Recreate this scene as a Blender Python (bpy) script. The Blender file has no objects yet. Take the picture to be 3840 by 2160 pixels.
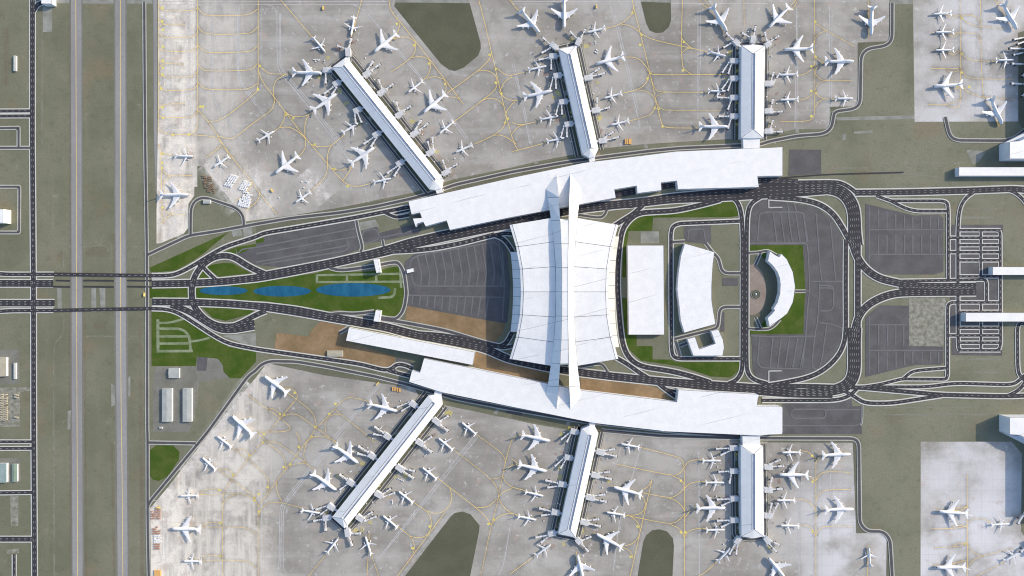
import bpy, bmesh, math, random
from mathutils import Vector, Matrix
from mathutils.geometry import tessellate_polygon
random.seed(7)
C = bpy.context.scene.collection
K = 960 / 2576.0          # survey-sheet units to photo pixels
S = 0.6                   # metres per photo pixel on the ground
H = 1270.0                # camera height

# ------------------------------------------------------------------ helpers
def W(px, py, z=0.0):
    k = S * (H - z) / H
    return Vector(((px - 1920) * k, (1080 - py) * k, z))

def P(s):
    """'@c,r x,y[,w] ...' (survey sheet) or '#ox,oy,scale x,y ...' -> photo pixels (with widths)."""
    out = []; ox = oy = 0; k = K
    for t in s.split():
        if t[0] == '@':
            c, r = t[1:].split(','); ox = int(c) * 960; oy = int(r) * 540; k = K
        elif t[0] == '#':
            a, b, c = t[1:].split(','); ox = float(a); oy = float(b); k = 1 / float(c)
        else:
            v = [float(q) for q in t.split(',')]
            out.append((ox + v[0] * k, oy + v[1] * k) + ((v[2] * k,) if len(v) > 2 else ()))
    return out

def fillet(pts, r=40, n=5):
    if len(pts) < 3: return list(pts)
    out = [pts[0]]
    for i in range(1, len(pts) - 1):
        a, b, c = pts[i-1], pts[i], pts[i+1]
        la = math.hypot(a[0]-b[0], a[1]-b[1]) or 1e-6; lc = math.hypot(c[0]-b[0], c[1]-b[1]) or 1e-6
        ta = min(r, la * .5) / la; tc = min(r, lc * .5) / lc
        p0 = [b[q] + (a[q]-b[q]) * ta for q in range(len(b))]
        p1 = [b[q] + (c[q]-b[q]) * tc for q in range(len(b))]
        for k in range(n + 1):
            t = k / n
            out.append(tuple((1-t)**2 * p0[q] + 2*t*(1-t) * b[q] + t*t * p1[q] for q in range(len(b))))
    out.append(pts[-1])
    res = [out[0]]
    for p in out[1:]:
        if math.hypot(p[0]-res[-1][0], p[1]-res[-1][1]) > .4: res.append(p)
    return res

def new_mesh(name, verts, faces, mat, parent=None, smooth=False):
    me = bpy.data.meshes.new(name)
    me.from_pydata([tuple(v) for v in verts], [], faces)
    if mat: me.materials.append(mat)
    if smooth:
        for p in me.polygons: p.use_smooth = True
    o = bpy.data.objects.new(name, me); C.objects.link(o)
    if parent: o.parent = parent
    return o

class MB:
    def __init__(self): self.v = []; self.f = []
    def add(self, verts, faces):
        b = len(self.v); self.v += [Vector(q) for q in verts]; self.f += [tuple(i + b for i in f) for f in faces]
    def box(self, x0, x1, y0, y1, z0, z1, M=None):
        vs = [Vector((x, y, z)) for z in (z0, z1) for y in (y0, y1) for x in (x0, x1)]
        if M: vs = [M @ q for q in vs]
        self.add(vs, [(0,2,3,1),(4,5,7,6),(0,1,5,4),(2,6,7,3),(0,4,6,2),(1,3,7,5)])
    def loft(self, rings, caps=True):
        n = len(rings[0]); vs = [q for r in rings for q in r]; fs = []
        for i in range(len(rings) - 1):
            for j in range(n):
                k = (j + 1) % n
                fs.append((i*n+j, i*n+k, (i+1)*n+k, (i+1)*n+j))
        if caps: fs.append(tuple(range(n))[::-1]); fs.append(tuple((len(rings)-1)*n + j for j in range(n)))
        self.add(vs, fs)
    def cyl(self, p0, p1, r0, r1=None, n=12):
        r1 = r0 if r1 is None else r1
        p0 = Vector(p0); p1 = Vector(p1); d = (p1 - p0).normalized()
        a = d.orthogonal().normalized(); b = d.cross(a)
        self.loft([[p + (a*math.cos(t*2*math.pi/n) + b*math.sin(t*2*math.pi/n)) * r for t in range(n)] for p, r in ((p0, r0), (p1, r1))])
    def poly(self, pts, z):
        """flat sheet from photo-pixel outline, at height z"""
        self.flat([W(p[0], p[1], z) for p in pts])
    def flat(self, vs):
        vs = [Vector(v) for v in vs]; fs = []
        for t in tessellate_polygon([[Vector((v.x, v.y, 0)) for v in vs]]):
            p, q, r = (vs[i] for i in t); n = (q - p).cross(r - p).z
            if abs(n) > 1e-9: fs.append(tuple(t) if n > 0 else tuple(reversed(t)))
        self.add(vs, fs)
    def ribbon(self, pts, w, z, off=0.0):
        """strip along photo-pixel polyline; w = width in pixels or per-point widths"""
        n = len(pts); L = []; R = []
        for i in range(n):
            a = pts[max(i-1, 0)]; b = pts[i]; c = pts[min(i+1, n-1)]
            d1 = Vector((b[0]-a[0], b[1]-a[1])); d2 = Vector((c[0]-b[0], c[1]-b[1]))
            if d1.length < 1e-6: d1 = d2
            if d2.length < 1e-6: d2 = d1
            d1.normalize(); d2.normalize()
            t = d1 + d2
            t = d1 if t.length < 1e-4 else t.normalized()
            nrm = Vector((-t.y, t.x)); m = 1 / max(.5, nrm.dot(Vector((-d1.y, d1.x))))
            hw = (w[i] if isinstance(w, list) else w) / 2
            L.append((b[0] + nrm.x*m*(off+hw), b[1] + nrm.y*m*(off+hw))); R.append((b[0] + nrm.x*m*(off-hw), b[1] + nrm.y*m*(off-hw)))
        vs = [W(*p, z) for p in L] + [W(*p, z) for p in R]
        fs = [(i, i+1, n+i+1, n+i) for i in range(n-1)]
        self.add(vs, fs)
    def prism(self, top, z0, z1, roof=True, wall=True):
        """walls from outline (world xy list) z0..z1, optional cap"""
        n = len(top)
        if wall:
            self.add([Vector((p[0], p[1], z)) for z in (z0, z1) for p in top], [(i, (i+1) % n, n+(i+1) % n, n+i) for i in range(n)])
        if roof:
            self.flat([(p[0], p[1], z1) for p in top])
    def build(self, name, mat, parent=None, smooth=False, fix=False, extra=None):
        n0 = len(self.f)
        if extra: self.add(extra[0].v, extra[0].f)
        o = new_mesh(name, self.v, self.f, mat, parent, smooth)
        if extra:
            o.data.materials.append(extra[1])
            for p in o.data.polygons[n0:]: p.material_index = 1
        if fix:
            bm = bmesh.new(); bm.from_mesh(o.data); bmesh.ops.recalc_face_normals(bm, faces=bm.faces); bm.to_mesh(o.data); bm.free()
        return o

def tag(o, label=None, cat=None, group=None, kind=None):
    if label: o['label'] = label
    if cat: o['category'] = cat
    if group: o['group'] = group
    if kind: o['kind'] = kind
    return o
def empty(name, loc=(0, 0, 0), rz=0.0):
    o = bpy.data.objects.new(name, None); C.objects.link(o); o.location = loc; o.rotation_euler = (0, 0, rz)
    o.empty_display_size = 1
    return o
def copy_tree(o, kids, parent=None):
    c = o.copy(); C.objects.link(c)
    if parent: c.parent = parent
    for ch in kids.get(o, []): copy_tree(ch, kids, c)
    return c
def kidmap():
    m = {}
    for o in bpy.data.objects:
        if o.parent: m.setdefault(o.parent, []).append(o)
    return m

# ------------------------------------------------------------------ materials
def base_mat(name, rough=.8):
    m = bpy.data.materials.new(name); m.use_nodes = True
    nt = m.node_tree; b = nt.nodes['Principled BSDF']; b.inputs['Roughness'].default_value = rough
    b.inputs['Specular IOR Level'].default_value = .25
    return m, nt, b
def noise(nt, co, scale, detail=4, rough=.55, vec=None, stretch=None, rot=0):
    n = nt.nodes.new('ShaderNodeTexNoise'); n.inputs['Scale'].default_value = scale
    n.inputs['Detail'].default_value = detail; n.inputs['Roughness'].default_value = rough
    if stretch:
        mp = nt.nodes.new('ShaderNodeMapping'); mp.inputs['Scale'].default_value = stretch; mp.inputs['Rotation'].default_value = (0, 0, rot)
        nt.links.new(co, mp.inputs['Vector']); nt.links.new(mp.outputs['Vector'], n.inputs['Vector'])
    else: nt.links.new(co, n.inputs['Vector'])
    return n.outputs['Fac']
def ramp(nt, fac, lo, hi):
    r = nt.nodes.new('ShaderNodeMapRange'); r.interpolation_type = 'SMOOTHSTEP'
    r.inputs['From Min'].default_value = lo; r.inputs['From Max'].default_value = hi
    nt.links.new(fac, r.inputs['Value']); return r.outputs['Result']
def mul(nt, a, b, op='MULTIPLY'):
    n = nt.nodes.new('ShaderNodeMath'); n.operation = op
    for i, q in enumerate((a, b)):
        if isinstance(q, (int, float)): n.inputs[i].default_value = q
        else: nt.links.new(q, n.inputs[i])
    return n.outputs[0]
def mix(nt, fac, a, b, mode='MIX'):
    n = nt.nodes.new('ShaderNodeMix'); n.data_type = 'RGBA'; n.blend_type = mode
    if isinstance(fac, (int, float)): n.inputs[0].default_value = fac
    else: nt.links.new(fac, n.inputs[0])
    for i, q in ((6, a), (7, b)):
        if isinstance(q, tuple): n.inputs[i].default_value = q + (1,)
        else: nt.links.new(q, n.inputs[i])
    return n.outputs[2]
def coords(nt):
    return nt.nodes.new('ShaderNodeNewGeometry').outputs['Position']
def sep(nt, co):
    n = nt.nodes.new('ShaderNodeSeparateXYZ'); nt.links.new(co, n.inputs[0]); return n.outputs

def simple(name, a, b, scale=.05, rough=.8, fine=.6, spec=.25):
    m, nt, bs = base_mat(name, rough); co = coords(nt)
    c = mix(nt, ramp(nt, noise(nt, co, scale, 5), .3, .7), a, b)
    if fine:
        f = noise(nt, co, fine, 3)
        c = mix(nt, mul(nt, ramp(nt, f, .35, .75), .35), c, tuple(x * .72 for x in a))
    nt.links.new(c, bs.inputs['Base Color']); bs.inputs['Specular IOR Level'].default_value = spec
    return m

M = {}
M['asphalt'] = simple('asphalt', (.037, .036, .042), (.050, .048, .055), .04, .9, .35)
M['lot_asphalt'] = simple('lot_asphalt', (.090, .087, .090), (.122, .118, .121), .035, .9, .25)
M['lot_lane'] = simple('lot_lane', (.140, .137, .142), (.168, .165, .168), .05, .9, .4)
M['airside_asphalt'] = simple('airside_asphalt', (.078, .074, .080), (.094, .090, .095), .03, .9, .3)
M['pavement'] = simple('pavement', (.53, .52, .48), (.61, .6, .56), .03, .9, .4)
M['airside_kerb'] = simple('airside_kerb', (.4, .4, .36), (.48, .48, .44), .03, .9, .4)
M['paint_white'] = simple('paint_white', (.46, .455, .44), (.56, .55, .53), .2, .7, 0)
M['paint_yellow'] = simple('paint_yellow', (.92, .62, .14), (.96, .68, .2), .05, .7, 0)
M['paint_disc'] = simple('paint_disc', (.68, .58, .12), (.78, .68, .18), .3, .8, .5)
M['paint_faint'] = simple('paint_faint', (.42, .415, .41), (.54, .535, .53), .06, .8, .2)
M['lawn'] = simple('lawn', (.046, .088, .010), (.085, .115, .026), .035, .95, .22, .1)
M['pale_path'] = simple('pale_path', (.15, .19, .10), (.27, .30, .20), .06, .95, .3)
M['dirt'] = simple('dirt', (.20, .135, .07), (.30, .205, .115), .018, .95, .12)
M['yard'] = simple('yard', (.165, .162, .135), (.215, .21, .185), .03, .95, .2)
M['plaza'] = simple('plaza', (.26, .2, .165), (.31, .26, .22), .03, .9, .2)
M['pad'] = simple('pad', (.20, .202, .172), (.31, .312, .28), .05, .95, .2)
M['rubble'] = simple('rubble', (.165, .16, .125), (.33, .32, .27), .12, .95, .5)
M['metal_dark'] = simple('metal_dark', (.03, .03, .034), (.05, .05, .055), .5, .5, 0)
M['tyre'] = simple('tyre', (.015, .015, .015), (.025, .025, .025), .5, .8, 0)
M['glass_dark'] = simple('glass_dark', (.02, .03, .045), (.035, .045, .06), .5, .15, 0, .5)
M['jet_paint'] = simple('jet_paint', (.68, .675, .68), (.74, .735, .74), .15, .38, 0, .4)
M['jet_grey'] = simple('jet_grey', (.4, .41, .43), (.48, .49, .5), .2, .35, 0, .5)
M['wall'] = simple('wall', (.62, .64, .68), (.70, .71, .74), .05, .55, .1)
M['wall_cream'] = simple('wall_cream', (.75, .73, .66), (.8, .78, .7), .05, .6, .1)
M['bridge_white'] = simple('bridge_white', (.62, .61, .61), (.72, .71, .71), .1, .5, .5)
M['gate_roof'] = simple('gate_roof', (.50, .50, .505), (.6, .6, .605), .12, .6, .4)
M['wing_panel'] = simple('wing_panel', (.62, .605, .55), (.68, .665, .61), .06, .6, .3)
M['seam'] = simple('seam', (.04, .045, .06), (.07, .075, .09), .3, .8, 0)
M['shed_roof'] = simple('shed_roof', (.36, .375, .35), (.43, .445, .415), .06, .8, .3)
M['shed_cream'] = simple('shed_cream', (.37, .34, .26), (.44, .40, .31), .08, .8, .3)
M['shed_green'] = simple('shed_green', (.2, .27, .2), (.25, .32, .24), .08, .8, .3)
M['shed_teal'] = simple('shed_teal', (.22, .30, .29), (.27, .34, .33), .08, .8, .3)
M['truck_yellow'] = simple('truck_yellow', (.7, .5, .12), (.76, .56, .16), .3, .5, 0)
M['box_white'] = simple('box_white', (.7, .71, .72), (.82, .82, .82), .4, .6, 0)
M['box_orange'] = simple('box_orange', (.6, .33, .1), (.68, .42, .16), .4, .6, 0)
M['box_red'] = simple('box_red', (.34, .19, .145), (.42, .27, .21), .4, .6, 0)
M['box_brown'] = simple('box_brown', (.20, .145, .095), (.26, .19, .13), .4, .6, 0)
M['runway'] = None

def roof_mat():
    m, nt, bs = base_mat('roof_white', .6); co = coords(nt)
    c = mix(nt, ramp(nt, noise(nt, co, .06, 5), .35, .7), (.735, .728, .715), (.79, .782, .768))
    c = mix(nt, mul(nt, ramp(nt, noise(nt, co, .35, 3, .6), .50, .74), .6), c, (.60, .605, .62))
    w = nt.nodes.new('ShaderNodeTexWave'); w.wave_type = 'BANDS'; w.bands_direction = 'Y'
    mp = nt.nodes.new('ShaderNodeMapping'); mp.inputs['Rotation'].default_value = (0, 0, -.24); mp.inputs['Scale'].default_value = (1, 1, 1)
    nt.links.new(co, mp.inputs['Vector']); nt.links.new(mp.outputs['Vector'], w.inputs['Vector'])
    w.inputs['Scale'].default_value = .0052; w.inputs['Distortion'].default_value = 2.2; w.inputs['Detail'].default_value = 3
    w.inputs['Detail Scale'].default_value = .25; w.inputs['Detail Roughness'].default_value = .6
    streak = mul(nt, ramp(nt, w.outputs['Fac'], .9975, .9998), ramp(nt, noise(nt, co, .012, 2), .45, .6))
    c = mix(nt, mul(nt, streak, .55), c, (.36, .36, .35))
    nt.links.new(c, bs.inputs['Base Color']); return m
M['roof'] = roof_mat()

def apron_mat():
    m, nt, bs = base_mat('apron_concrete', .85); co = coords(nt); X, Y, Z = sep(nt, co)
    c = mix(nt, ramp(nt, noise(nt, co, .0065, 6, .62), .34, .66), (.245, .228, .198), (.405, .382, .345))
    c = mix(nt, mul(nt, ramp(nt, noise(nt, co, .022, 6, .65, stretch=(.10, 1, 1)), .46, .72), .55), c, (.48, .46, .43))
    c = mix(nt, mul(nt, ramp(nt, noise(nt, co, .03, 7, .7), .50, .68), .72), c, (.225, .212, .192))
    # worn, sandy old concrete at the west end, in streaks
    xw = mul(nt, X, -1.0)
    we = mul(nt, ramp(nt, xw, 692, 722), mul(nt, mul(nt, ramp(nt, xw, 520, 620), mul(nt, ramp(nt, mul(nt, Y, -1.0), 250, 330), .62)), mul(nt, mul(nt, ramp(nt, xw, 500, 590), ramp(nt, mul(nt, Y, -1.0), -320, -250)), .7), 'MAXIMUM'), 'MAXIMUM')
    st = ramp(nt, noise(nt, co, .045, 6, .68, stretch=(1, .08, 1)), .36, .62)
    st2 = ramp(nt, noise(nt, co, .02, 6, .7), .34, .60)
    we2 = mul(nt, ramp(nt, xw, 560, 640), .38)
    c = mix(nt, mul(nt, mul(nt, mul(nt, we, we2, 'MAXIMUM'), mul(nt, st, st2, 'MAXIMUM')), .95), c, (.80, .735, .64))
    c = mix(nt, mul(nt, mul(nt, ramp(nt, xw, 700, 740), ramp(nt, noise(nt, co, .03, 5), .5, .7)), .7), c, (.47, .375, .30))
    c = mix(nt, mul(nt, mul(nt, ramp(nt, xw, 520, 640), ramp(nt, noise(nt, co, .06, 6, .7, stretch=(1, .3, 1)), .55, .75)), .55), c, (.30, .27, .235))
    # pale bleached concrete in the east
    ea = ramp(nt, X, 780, 1000)
    c = mix(nt, mul(nt, mul(nt, ea, ramp(nt, noise(nt, co, .009, 5, .6), .36, .66)), .8), c, (.62, .61, .615))
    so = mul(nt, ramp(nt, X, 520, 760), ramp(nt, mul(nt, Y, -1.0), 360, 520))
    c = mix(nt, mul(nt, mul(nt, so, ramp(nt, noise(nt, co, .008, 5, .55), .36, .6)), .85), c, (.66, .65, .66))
    # pinkish oil and rust spots, pale chalky stains
    c = mix(nt, mul(nt, ramp(nt, noise(nt, co, .024, 7, .72), .56, .70), .5), c, (.46, .33, .28))
    c = mix(nt, mul(nt, ramp(nt, noise(nt, co, .06, 7, .75), .55, .70), .75), c, (.62, .605, .58))
    c = mix(nt, mul(nt, ramp(nt, noise(nt, co, .5, 3, .6), .45, .8), .4), c, (.25, .24, .22))
    # slab joints
    for ax in (X, Y):
        fr = mul(nt, mul(nt, ax, 1 / 24.0), 0, 'FRACT')
        j = ramp(nt, fr, .05, .02)
        c = mix(nt, mul(nt, mul(nt, j, ramp(nt, noise(nt, co, .008, 3), .4, .6)), .2), c, (.17, .16, .15))
    nt.links.new(c, bs.inputs['Base Color']); return m
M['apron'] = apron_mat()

def ground_mat():
    m, nt, bs = base_mat('dry_grass', .95); co = coords(nt); X, Y, Z = sep(nt, co)
    bs.inputs['Specular IOR Level'].default_value = .1
    c = mix(nt, ramp(nt, noise(nt, co, .006, 6, .65), .34, .66), (.150, .153, .102), (.200, .197, .140))
    e = mul(nt, ramp(nt, X, 300, 900), ramp(nt, noise(nt, co, .006, 4), .25, .6))
    c = mix(nt, mul(nt, e, .6), c, (.228, .226, .168))
    c = mix(nt, mul(nt, ramp(nt, noise(nt, co, .014, 6, .7, stretch=(1, .06, 1)), .5, .72), .6), c, (.225, .21, .152))
    c = mix(nt, mul(nt, ramp(nt, noise(nt, co, .016, 7, .75), .58, .74), .6), c, (.32, .305, .24))
    c = mix(nt, mul(nt, ramp(nt, noise(nt, co, .009, 5, .6), .56, .72), .42), c, (.235, .165, .108))
    c = mix(nt, mul(nt, ramp(nt, noise(nt, co, .05, 6, .75), .5, .72), .5), c, (.105, .112, .062))
    c = mix(nt, mul(nt, ramp(nt, noise(nt, co, .3, 4, .7), .4, .75), .5), c, (.105, .108, .065))
    nt.links.new(c, bs.inputs['Base Color']); return m
M['ground'] = ground_mat()
M['island'] = simple('island_turf', (.098, .100, .066), (.122, .122, .083), .02, .95, .25, .1)
M['verge'] = simple('verge_turf', (.128, .128, .088), (.158, .155, .112), .03, .95, .2, .1)

def runway_mat():
    m, nt, bs = base_mat('runway_concrete', .85); co = coords(nt)
    c = mix(nt, ramp(nt, noise(nt, co, .01, 6, .6, stretch=(2, .5, 1)), .3, .7), (.235, .232, .225), (.295, .29, .282))
    c = mix(nt, mul(nt, ramp(nt, noise(nt, co, .12, 5, .7), .45, .75), .5), c, (.185, .18, .182))
    nt.links.new(c, bs.inputs['Base Color']); return m
M['runway'] = runway_mat()
M['shoulder'] = simple('shoulder_asphalt', (.165, .160, .135), (.195, .188, .160), .02, .95, .2)

def water_mat():
    m, nt, bs = base_mat('pond_water', .12); co = coords(nt)
    c = mix(nt, ramp(nt, noise(nt, co, .06, 4, stretch=(1, .4, 1)), .3, .7), (.012, .085, .165), (.022, .125, .22))
    nt.links.new(c, bs.inputs['Base Color']); bs.inputs['Specular IOR Level'].default_value = .5
    f = noise(nt, co, .5, 3, stretch=(1, .35, 1), rot=.3)
    bp = nt.nodes.new('ShaderNodeBump'); bp.inputs['Strength'].default_value = .35; bp.inputs['Distance'].default_value = .5
    nt.links.new(f, bp.inputs['Height']); nt.links.new(bp.outputs['Normal'], bs.inputs['Normal']); return m
M['water'] = water_mat()

# ------------------------------------------------------------------ flat setting
def sheets(name, mat, outlines, z0, step=.003, kind='structure'):
    mb = MB()
    for i, s in enumerate(outlines):
        mb.poly(P(s) if isinstance(s, str) else s, z0 + i * step)
    return tag(mb.build(name, M[mat]), kind=kind)

g = MB(); g.add([(-5000, -5000, 0), (5000, -5000, 0), (5000, 5000, 0), (-5000, 5000, 0)], [(0, 1, 2, 3)])
tag(g.build('ground', M['ground']), kind='structure')

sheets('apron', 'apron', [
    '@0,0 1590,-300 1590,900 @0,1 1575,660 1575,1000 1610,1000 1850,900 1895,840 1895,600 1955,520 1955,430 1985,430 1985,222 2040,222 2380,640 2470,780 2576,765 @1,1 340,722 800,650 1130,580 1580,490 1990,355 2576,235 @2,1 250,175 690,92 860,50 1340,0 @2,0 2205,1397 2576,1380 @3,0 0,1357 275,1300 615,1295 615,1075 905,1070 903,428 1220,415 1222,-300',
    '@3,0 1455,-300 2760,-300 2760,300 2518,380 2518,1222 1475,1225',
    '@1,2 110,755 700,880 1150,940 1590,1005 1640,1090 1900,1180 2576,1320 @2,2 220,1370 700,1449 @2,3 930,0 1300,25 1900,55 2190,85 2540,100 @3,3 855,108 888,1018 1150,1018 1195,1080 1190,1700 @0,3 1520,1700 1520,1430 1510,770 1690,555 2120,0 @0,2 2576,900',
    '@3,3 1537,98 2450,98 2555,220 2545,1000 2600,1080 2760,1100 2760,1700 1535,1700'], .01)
sheets('runway_shoulder', 'shoulder', [
    '@0,0 697,-300 834,-300 @0,1 836,1449 @0,3 850,1749 712,1749 @0,1 705,1449',
    '@0,0 1143,-300 1280,-300 @0,1 1282,1449 @0,3 1304,1749 1166,1749 @0,1 1148,1449',
    '@0,0 1535,-300 1592,-300 1592,900 @0,1 1577,660 1545,0'], .012)
sheets('runway', 'runway', [
    '@0,0 714,-300 818,-300 @0,1 822,1449 @0,3 833,1749 731,1749 @0,1 720,1449',
    '@0,0 1160,-300 1262,-300 @0,1 1264,1449 @0,3 1288,1749 1186,1749 @0,1 1163,1449',
    '@0,0 1542,-300 1580,-300 1580,900 @0,1 1575,600 1552,0'], .025)
sheets('concrete_pad', 'pad', [
    '@0,0 585,-60 697,-60 697,33 570,33', '@0,0 832,-60 1143,-60 1143,37 832,35', '@0,0 1278,-60 1535,-60 1535,36 1278,36',
    '@1,0 1400,-60 2145,-60 2145,32 1400,22', '@2,0 1290,-60 1600,-60 1600,28 1298,18', '@3,0 1220,-60 1455,-60 1455,42 1220,40',
    '@3,0 640,1075 675,1075 680,1115 645,1120', '@3,0 685,1180 1470,1160 1475,1195 1140,1205 690,1212', '@3,0 275,1300 312,1300 312,1350 278,1355',
    '@0,0 430,60 525,75 525,322 430,322', '@3,0 865,1325 1055,1310 1050,1335 930,1345 865,1342', '@3,0 750,1350 785,1350 785,1408 750,1408',
    '@1,1 790,655 835,645 850,680 810,688', '@1,1 1130,582 1165,575 1170,612 1138,620', '@1,1 340,722 380,716 385,735 350,742',
    '@2,1 225,185 262,178 270,215 232,222', '@2,1 1322,0 1360,0 1372,45 1340,52', '@1,2 1240,920 1272,930 1258,955 1225,945',
    '@1,2 2430,1205 2465,1212 2420,1275 2385,1265', '@2,2 225,1300 262,1308 255,1355 215,1350', '@2,3 1308,5 1342,8 1335,30 1305,27', '@3,3 290,75 326,75 326,110 290,110', '@3,3 645,78 680,78 678,108 645,108',
    '@0,1 2330,875 2420,850 2440,920 2345,935', '@0,1 2445,850 2535,838 2540,915 2455,945', '@0,2 2290,575 2390,595 2370,648 2275,625',
    '@0,2 2230,480 2576,450 2576,580 2450,560', '@1,1 1040,790 1200,760 1240,830 1050,870', '@0,2 1118,960 1155,985 1155,1180 1118,1195', '@0,2 1290,900 1312,880 1312,1090 1290,1100',
    '@0,2 680,1240 712,1230 708,1420 678,1430',
    '@0,2 1000,0 1060,0 1060,235 1015,235', '@0,2 920,0 965,0 970,240 918,240', '@0,2 575,0 620,0 620,235 580,235', '@2,1 1295,880 1480,880 1480,1000 1295,1000', '@3,1 1995,60 2200,70 2120,180 2060,210'], .04)
sheets('yard', 'yard', ['@0,2 1540,900 1570,790 1980,785 1980,690 2190,710 2240,770 2250,845 2310,905 2000,950 1960,1300 1900,1449 1540,1449', '@0,2 -60,622 195,620 200,960 -60,980', '@0,3 -60,265 208,265 205,510 -60,510'], .03)
sheets('yard', 'rubble', ['@0,2 -60,1002 300,1000 300,1035 205,1045 200,1392 -60,1400', '@0,3 100,640 185,640 185,945 110,940', '@0,3 60,1190 195,1170 190,1215 70,1225'], .036)
sheets('yard', 'lot_asphalt', ['@0,2 1985,690 2090,695 2075,835 1980,830'], .045)
sheets('rubble_yard', 'rubble', ['@3,2 1420,100 1790,105 1765,590 1420,580'], .3)
sheets('verge', 'verge', [
    '@1,1 0,780 1560,520 1990,370 2576,250 2576,330 1533,577 1480,640 0,925', '@2,1 0,245 700,110 900,60 2320,10 2330,48 1650,75 720,190 0,330',
    '@3,0 615,1300 0,1370 0,1449 600,1370 700,1240 660,1100', '@3,0 903,428 1220,418 1222,30 1280,30 1270,420 1190,480 1010,500 960,560 958,1050 890,1100 640,1110 620,1075 905,1070',
    '@3,3 0,105 855,108 888,1018 1150,1018 1195,1080 1190,1500 1280,1500 1250,1060 1170,980 1000,985 945,900 940,90 880,40 0,40',
    '@1,2 110,755 700,880 1590,1005 2576,1250 2576,1200 1540,945 1050,780 400,720 110,720', '@2,2 0,1310 700,1440 1600,1480 2300,1490 2300,1449 830,1360 0,1195',
    '@3,0 2518,330 2760,250 2760,1449 2430,1449 2576,1310 2518,1222'], .15)
sheets('turf_island', 'island', [
    '@1,0 1402,24 2150,32 2260,430 2262,490 2235,560 2090,680 2000,715 1940,700 1860,640 1390,60',
    '@2,0 1298,18 1598,28 1602,200 1580,270 1520,325 1450,333 1385,305 1350,230',
    '@1,3 1400,1580 1500,1449 1960,850 2000,815 2080,800 2160,830 2250,940 2245,1000 2155,1449 2130,1560',
    '@2,3 1245,1560 1265,1449 1320,1110 1350,1040 1410,990 1480,978 1560,1000 1620,1070 1630,1150 1615,1449 1612,1560'], .18)
sheets('lawn', 'lawn', [
    '@0,1 1505,1245 2310,880 2050,1100 1950,1170 1780,1270 1520,1297', '@0,1 2080,1240 2130,1215 2250,1195 2340,1200 2530,1300 2200,1335',
    '@0,1 1980,1360 2030,1275 2140,1350', '@0,1 2110,1150 2370,1040 2375,1115 2200,1110',
    '@0,1 1505,1449 2000,1420 2576,1385 @1,1 600,1300 700,1270 740,1260 850,1290 1180,1280 1390,1235 1440,1240 1485,1330 1490,1449 @1,2 1490,60 1460,220 1430,285 1270,280 1100,225 1000,240 830,220 700,240 100,130 @0,2 2576,130 2000,100 1510,100',
    '@0,2 1525,235 1720,240 1850,310 2130,490 2300,590 2576,640 2576,740 2420,910 2310,905 2250,840 2240,770 2190,710 1980,690 1975,785 1525,785',
    '@0,2 2030,190 2576,220 2490,270 2270,330 2140,300', '@0,3 1510,180 1570,135 1740,135 1805,200 1800,280 1680,450 1600,492 1540,480 1510,440',
    '@2,1 1200,740 1260,715 1640,700 1960,600 2210,562 2260,620 2280,720 2200,735 1420,740 1410,872 1172,875 1155,1030 1145,1340 1108,1340 1120,1000 1140,880',
    '@2,2 1108,100 1165,100 1170,470 1255,475 1255,585 1415,585 1415,718 1600,720 1650,745 2290,745 2285,830 2200,900 2000,890 1700,790 1300,730 1180,620 1140,520',
    ], .20)
sheets('lawn', 'lawn', ['@1,1 300,1255 860,1130 930,1105 700,1195 380,1268', '@1,1 0,960 75,940 80,988 0,1000', '@0,1 2372,1040 2576,1003 2576,1030 2400,1110'], .30)
sheets('dirt', 'dirt', [
    '@1,2 1525,180 2505,358 2490,450 2400,545 2300,530 1900,405 1500,318', '@1,2 205,450 530,490 545,440 650,335 930,390 905,530 1400,690 1400,760 1300,800 1050,760 185,610',
    '@1,2 2200,620 2300,610 2576,760 @2,2 370,840 360,975 0,890 @1,2 2190,790', '@2,2 690,905 1300,960 1470,1010 1560,1090 1640,1145 690,1030'], .24)
sheets('parking_lot', 'lot_asphalt', [
    '@0,1 2372,1040 2576,1003 @1,1 80,985 80,932 990,770 1090,1040 900,1110 330,1248 0,1215 @0,1 2400,1120',
    '@1,1 1050,880 1215,830 1240,895 1600,805 1670,830 1640,900 1250,980 1090,1000',
    '@1,1 1500,1180 1590,1110 2400,940 2480,980 2530,1080 2560,1449 @1,2 2530,340 2505,355 1525,178 1520,60 @1,1 1530,1449 1490,1260',
    '@3,1 980,600 1470,720 1720,710 1765,745 1765,1285 1680,1312 1120,1312 980,1200',
    '@3,2 980,290 1130,175 1420,178 1420,580 1765,590 1765,750 1740,770 1480,775 980,895',
    '@2,1 2390,600 2480,555 2576,560 @3,1 190,590 480,630 640,760 740,920 755,1449 @3,2 755,520 690,680 540,830 380,890 80,945 @2,2 2576,945 2460,900 2425,830 2410,480 2385,480 @2,1 2385,990',
    '@3,1 215,55 535,58 535,300 207,318', '@3,2 147,1165 840,1120 850,1190 945,1190 945,1449 @3,3 945,20 147,22',
    '@2,1 1730,840 1755,822 2005,820 2005,1005 1780,990 1735,975', '@2,1 2115,1348 2275,1348 2275,1427 2115,1427', '@2,2 2095,245 2138,245 2138,440 2095,440',
    '@3,1 1835,940 1852,812 2365,812 2365,1449 @3,2 2355,680 1850,675 1850,500 1835,460 1835,150 1835,95 2090,95 @3,1 2090,1449 1835,1370',
    '@1,2 1415,700 1560,740 1590,790 1540,840 1400,800'], .27)
sheets('lawn', 'lawn', ['@2,1 2388,1020 2576,1017 @3,1 350,1015 375,1449 @3,2 355,465 @2,2 2576,465 2388,462'], .33)
sheets('verge', 'verge', ['#2500,880,3.15 978,230 1090,225 1170,300 1300,420 1330,640 1290,830 1180,980 1090,1095 978,1095'], .34)
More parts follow.
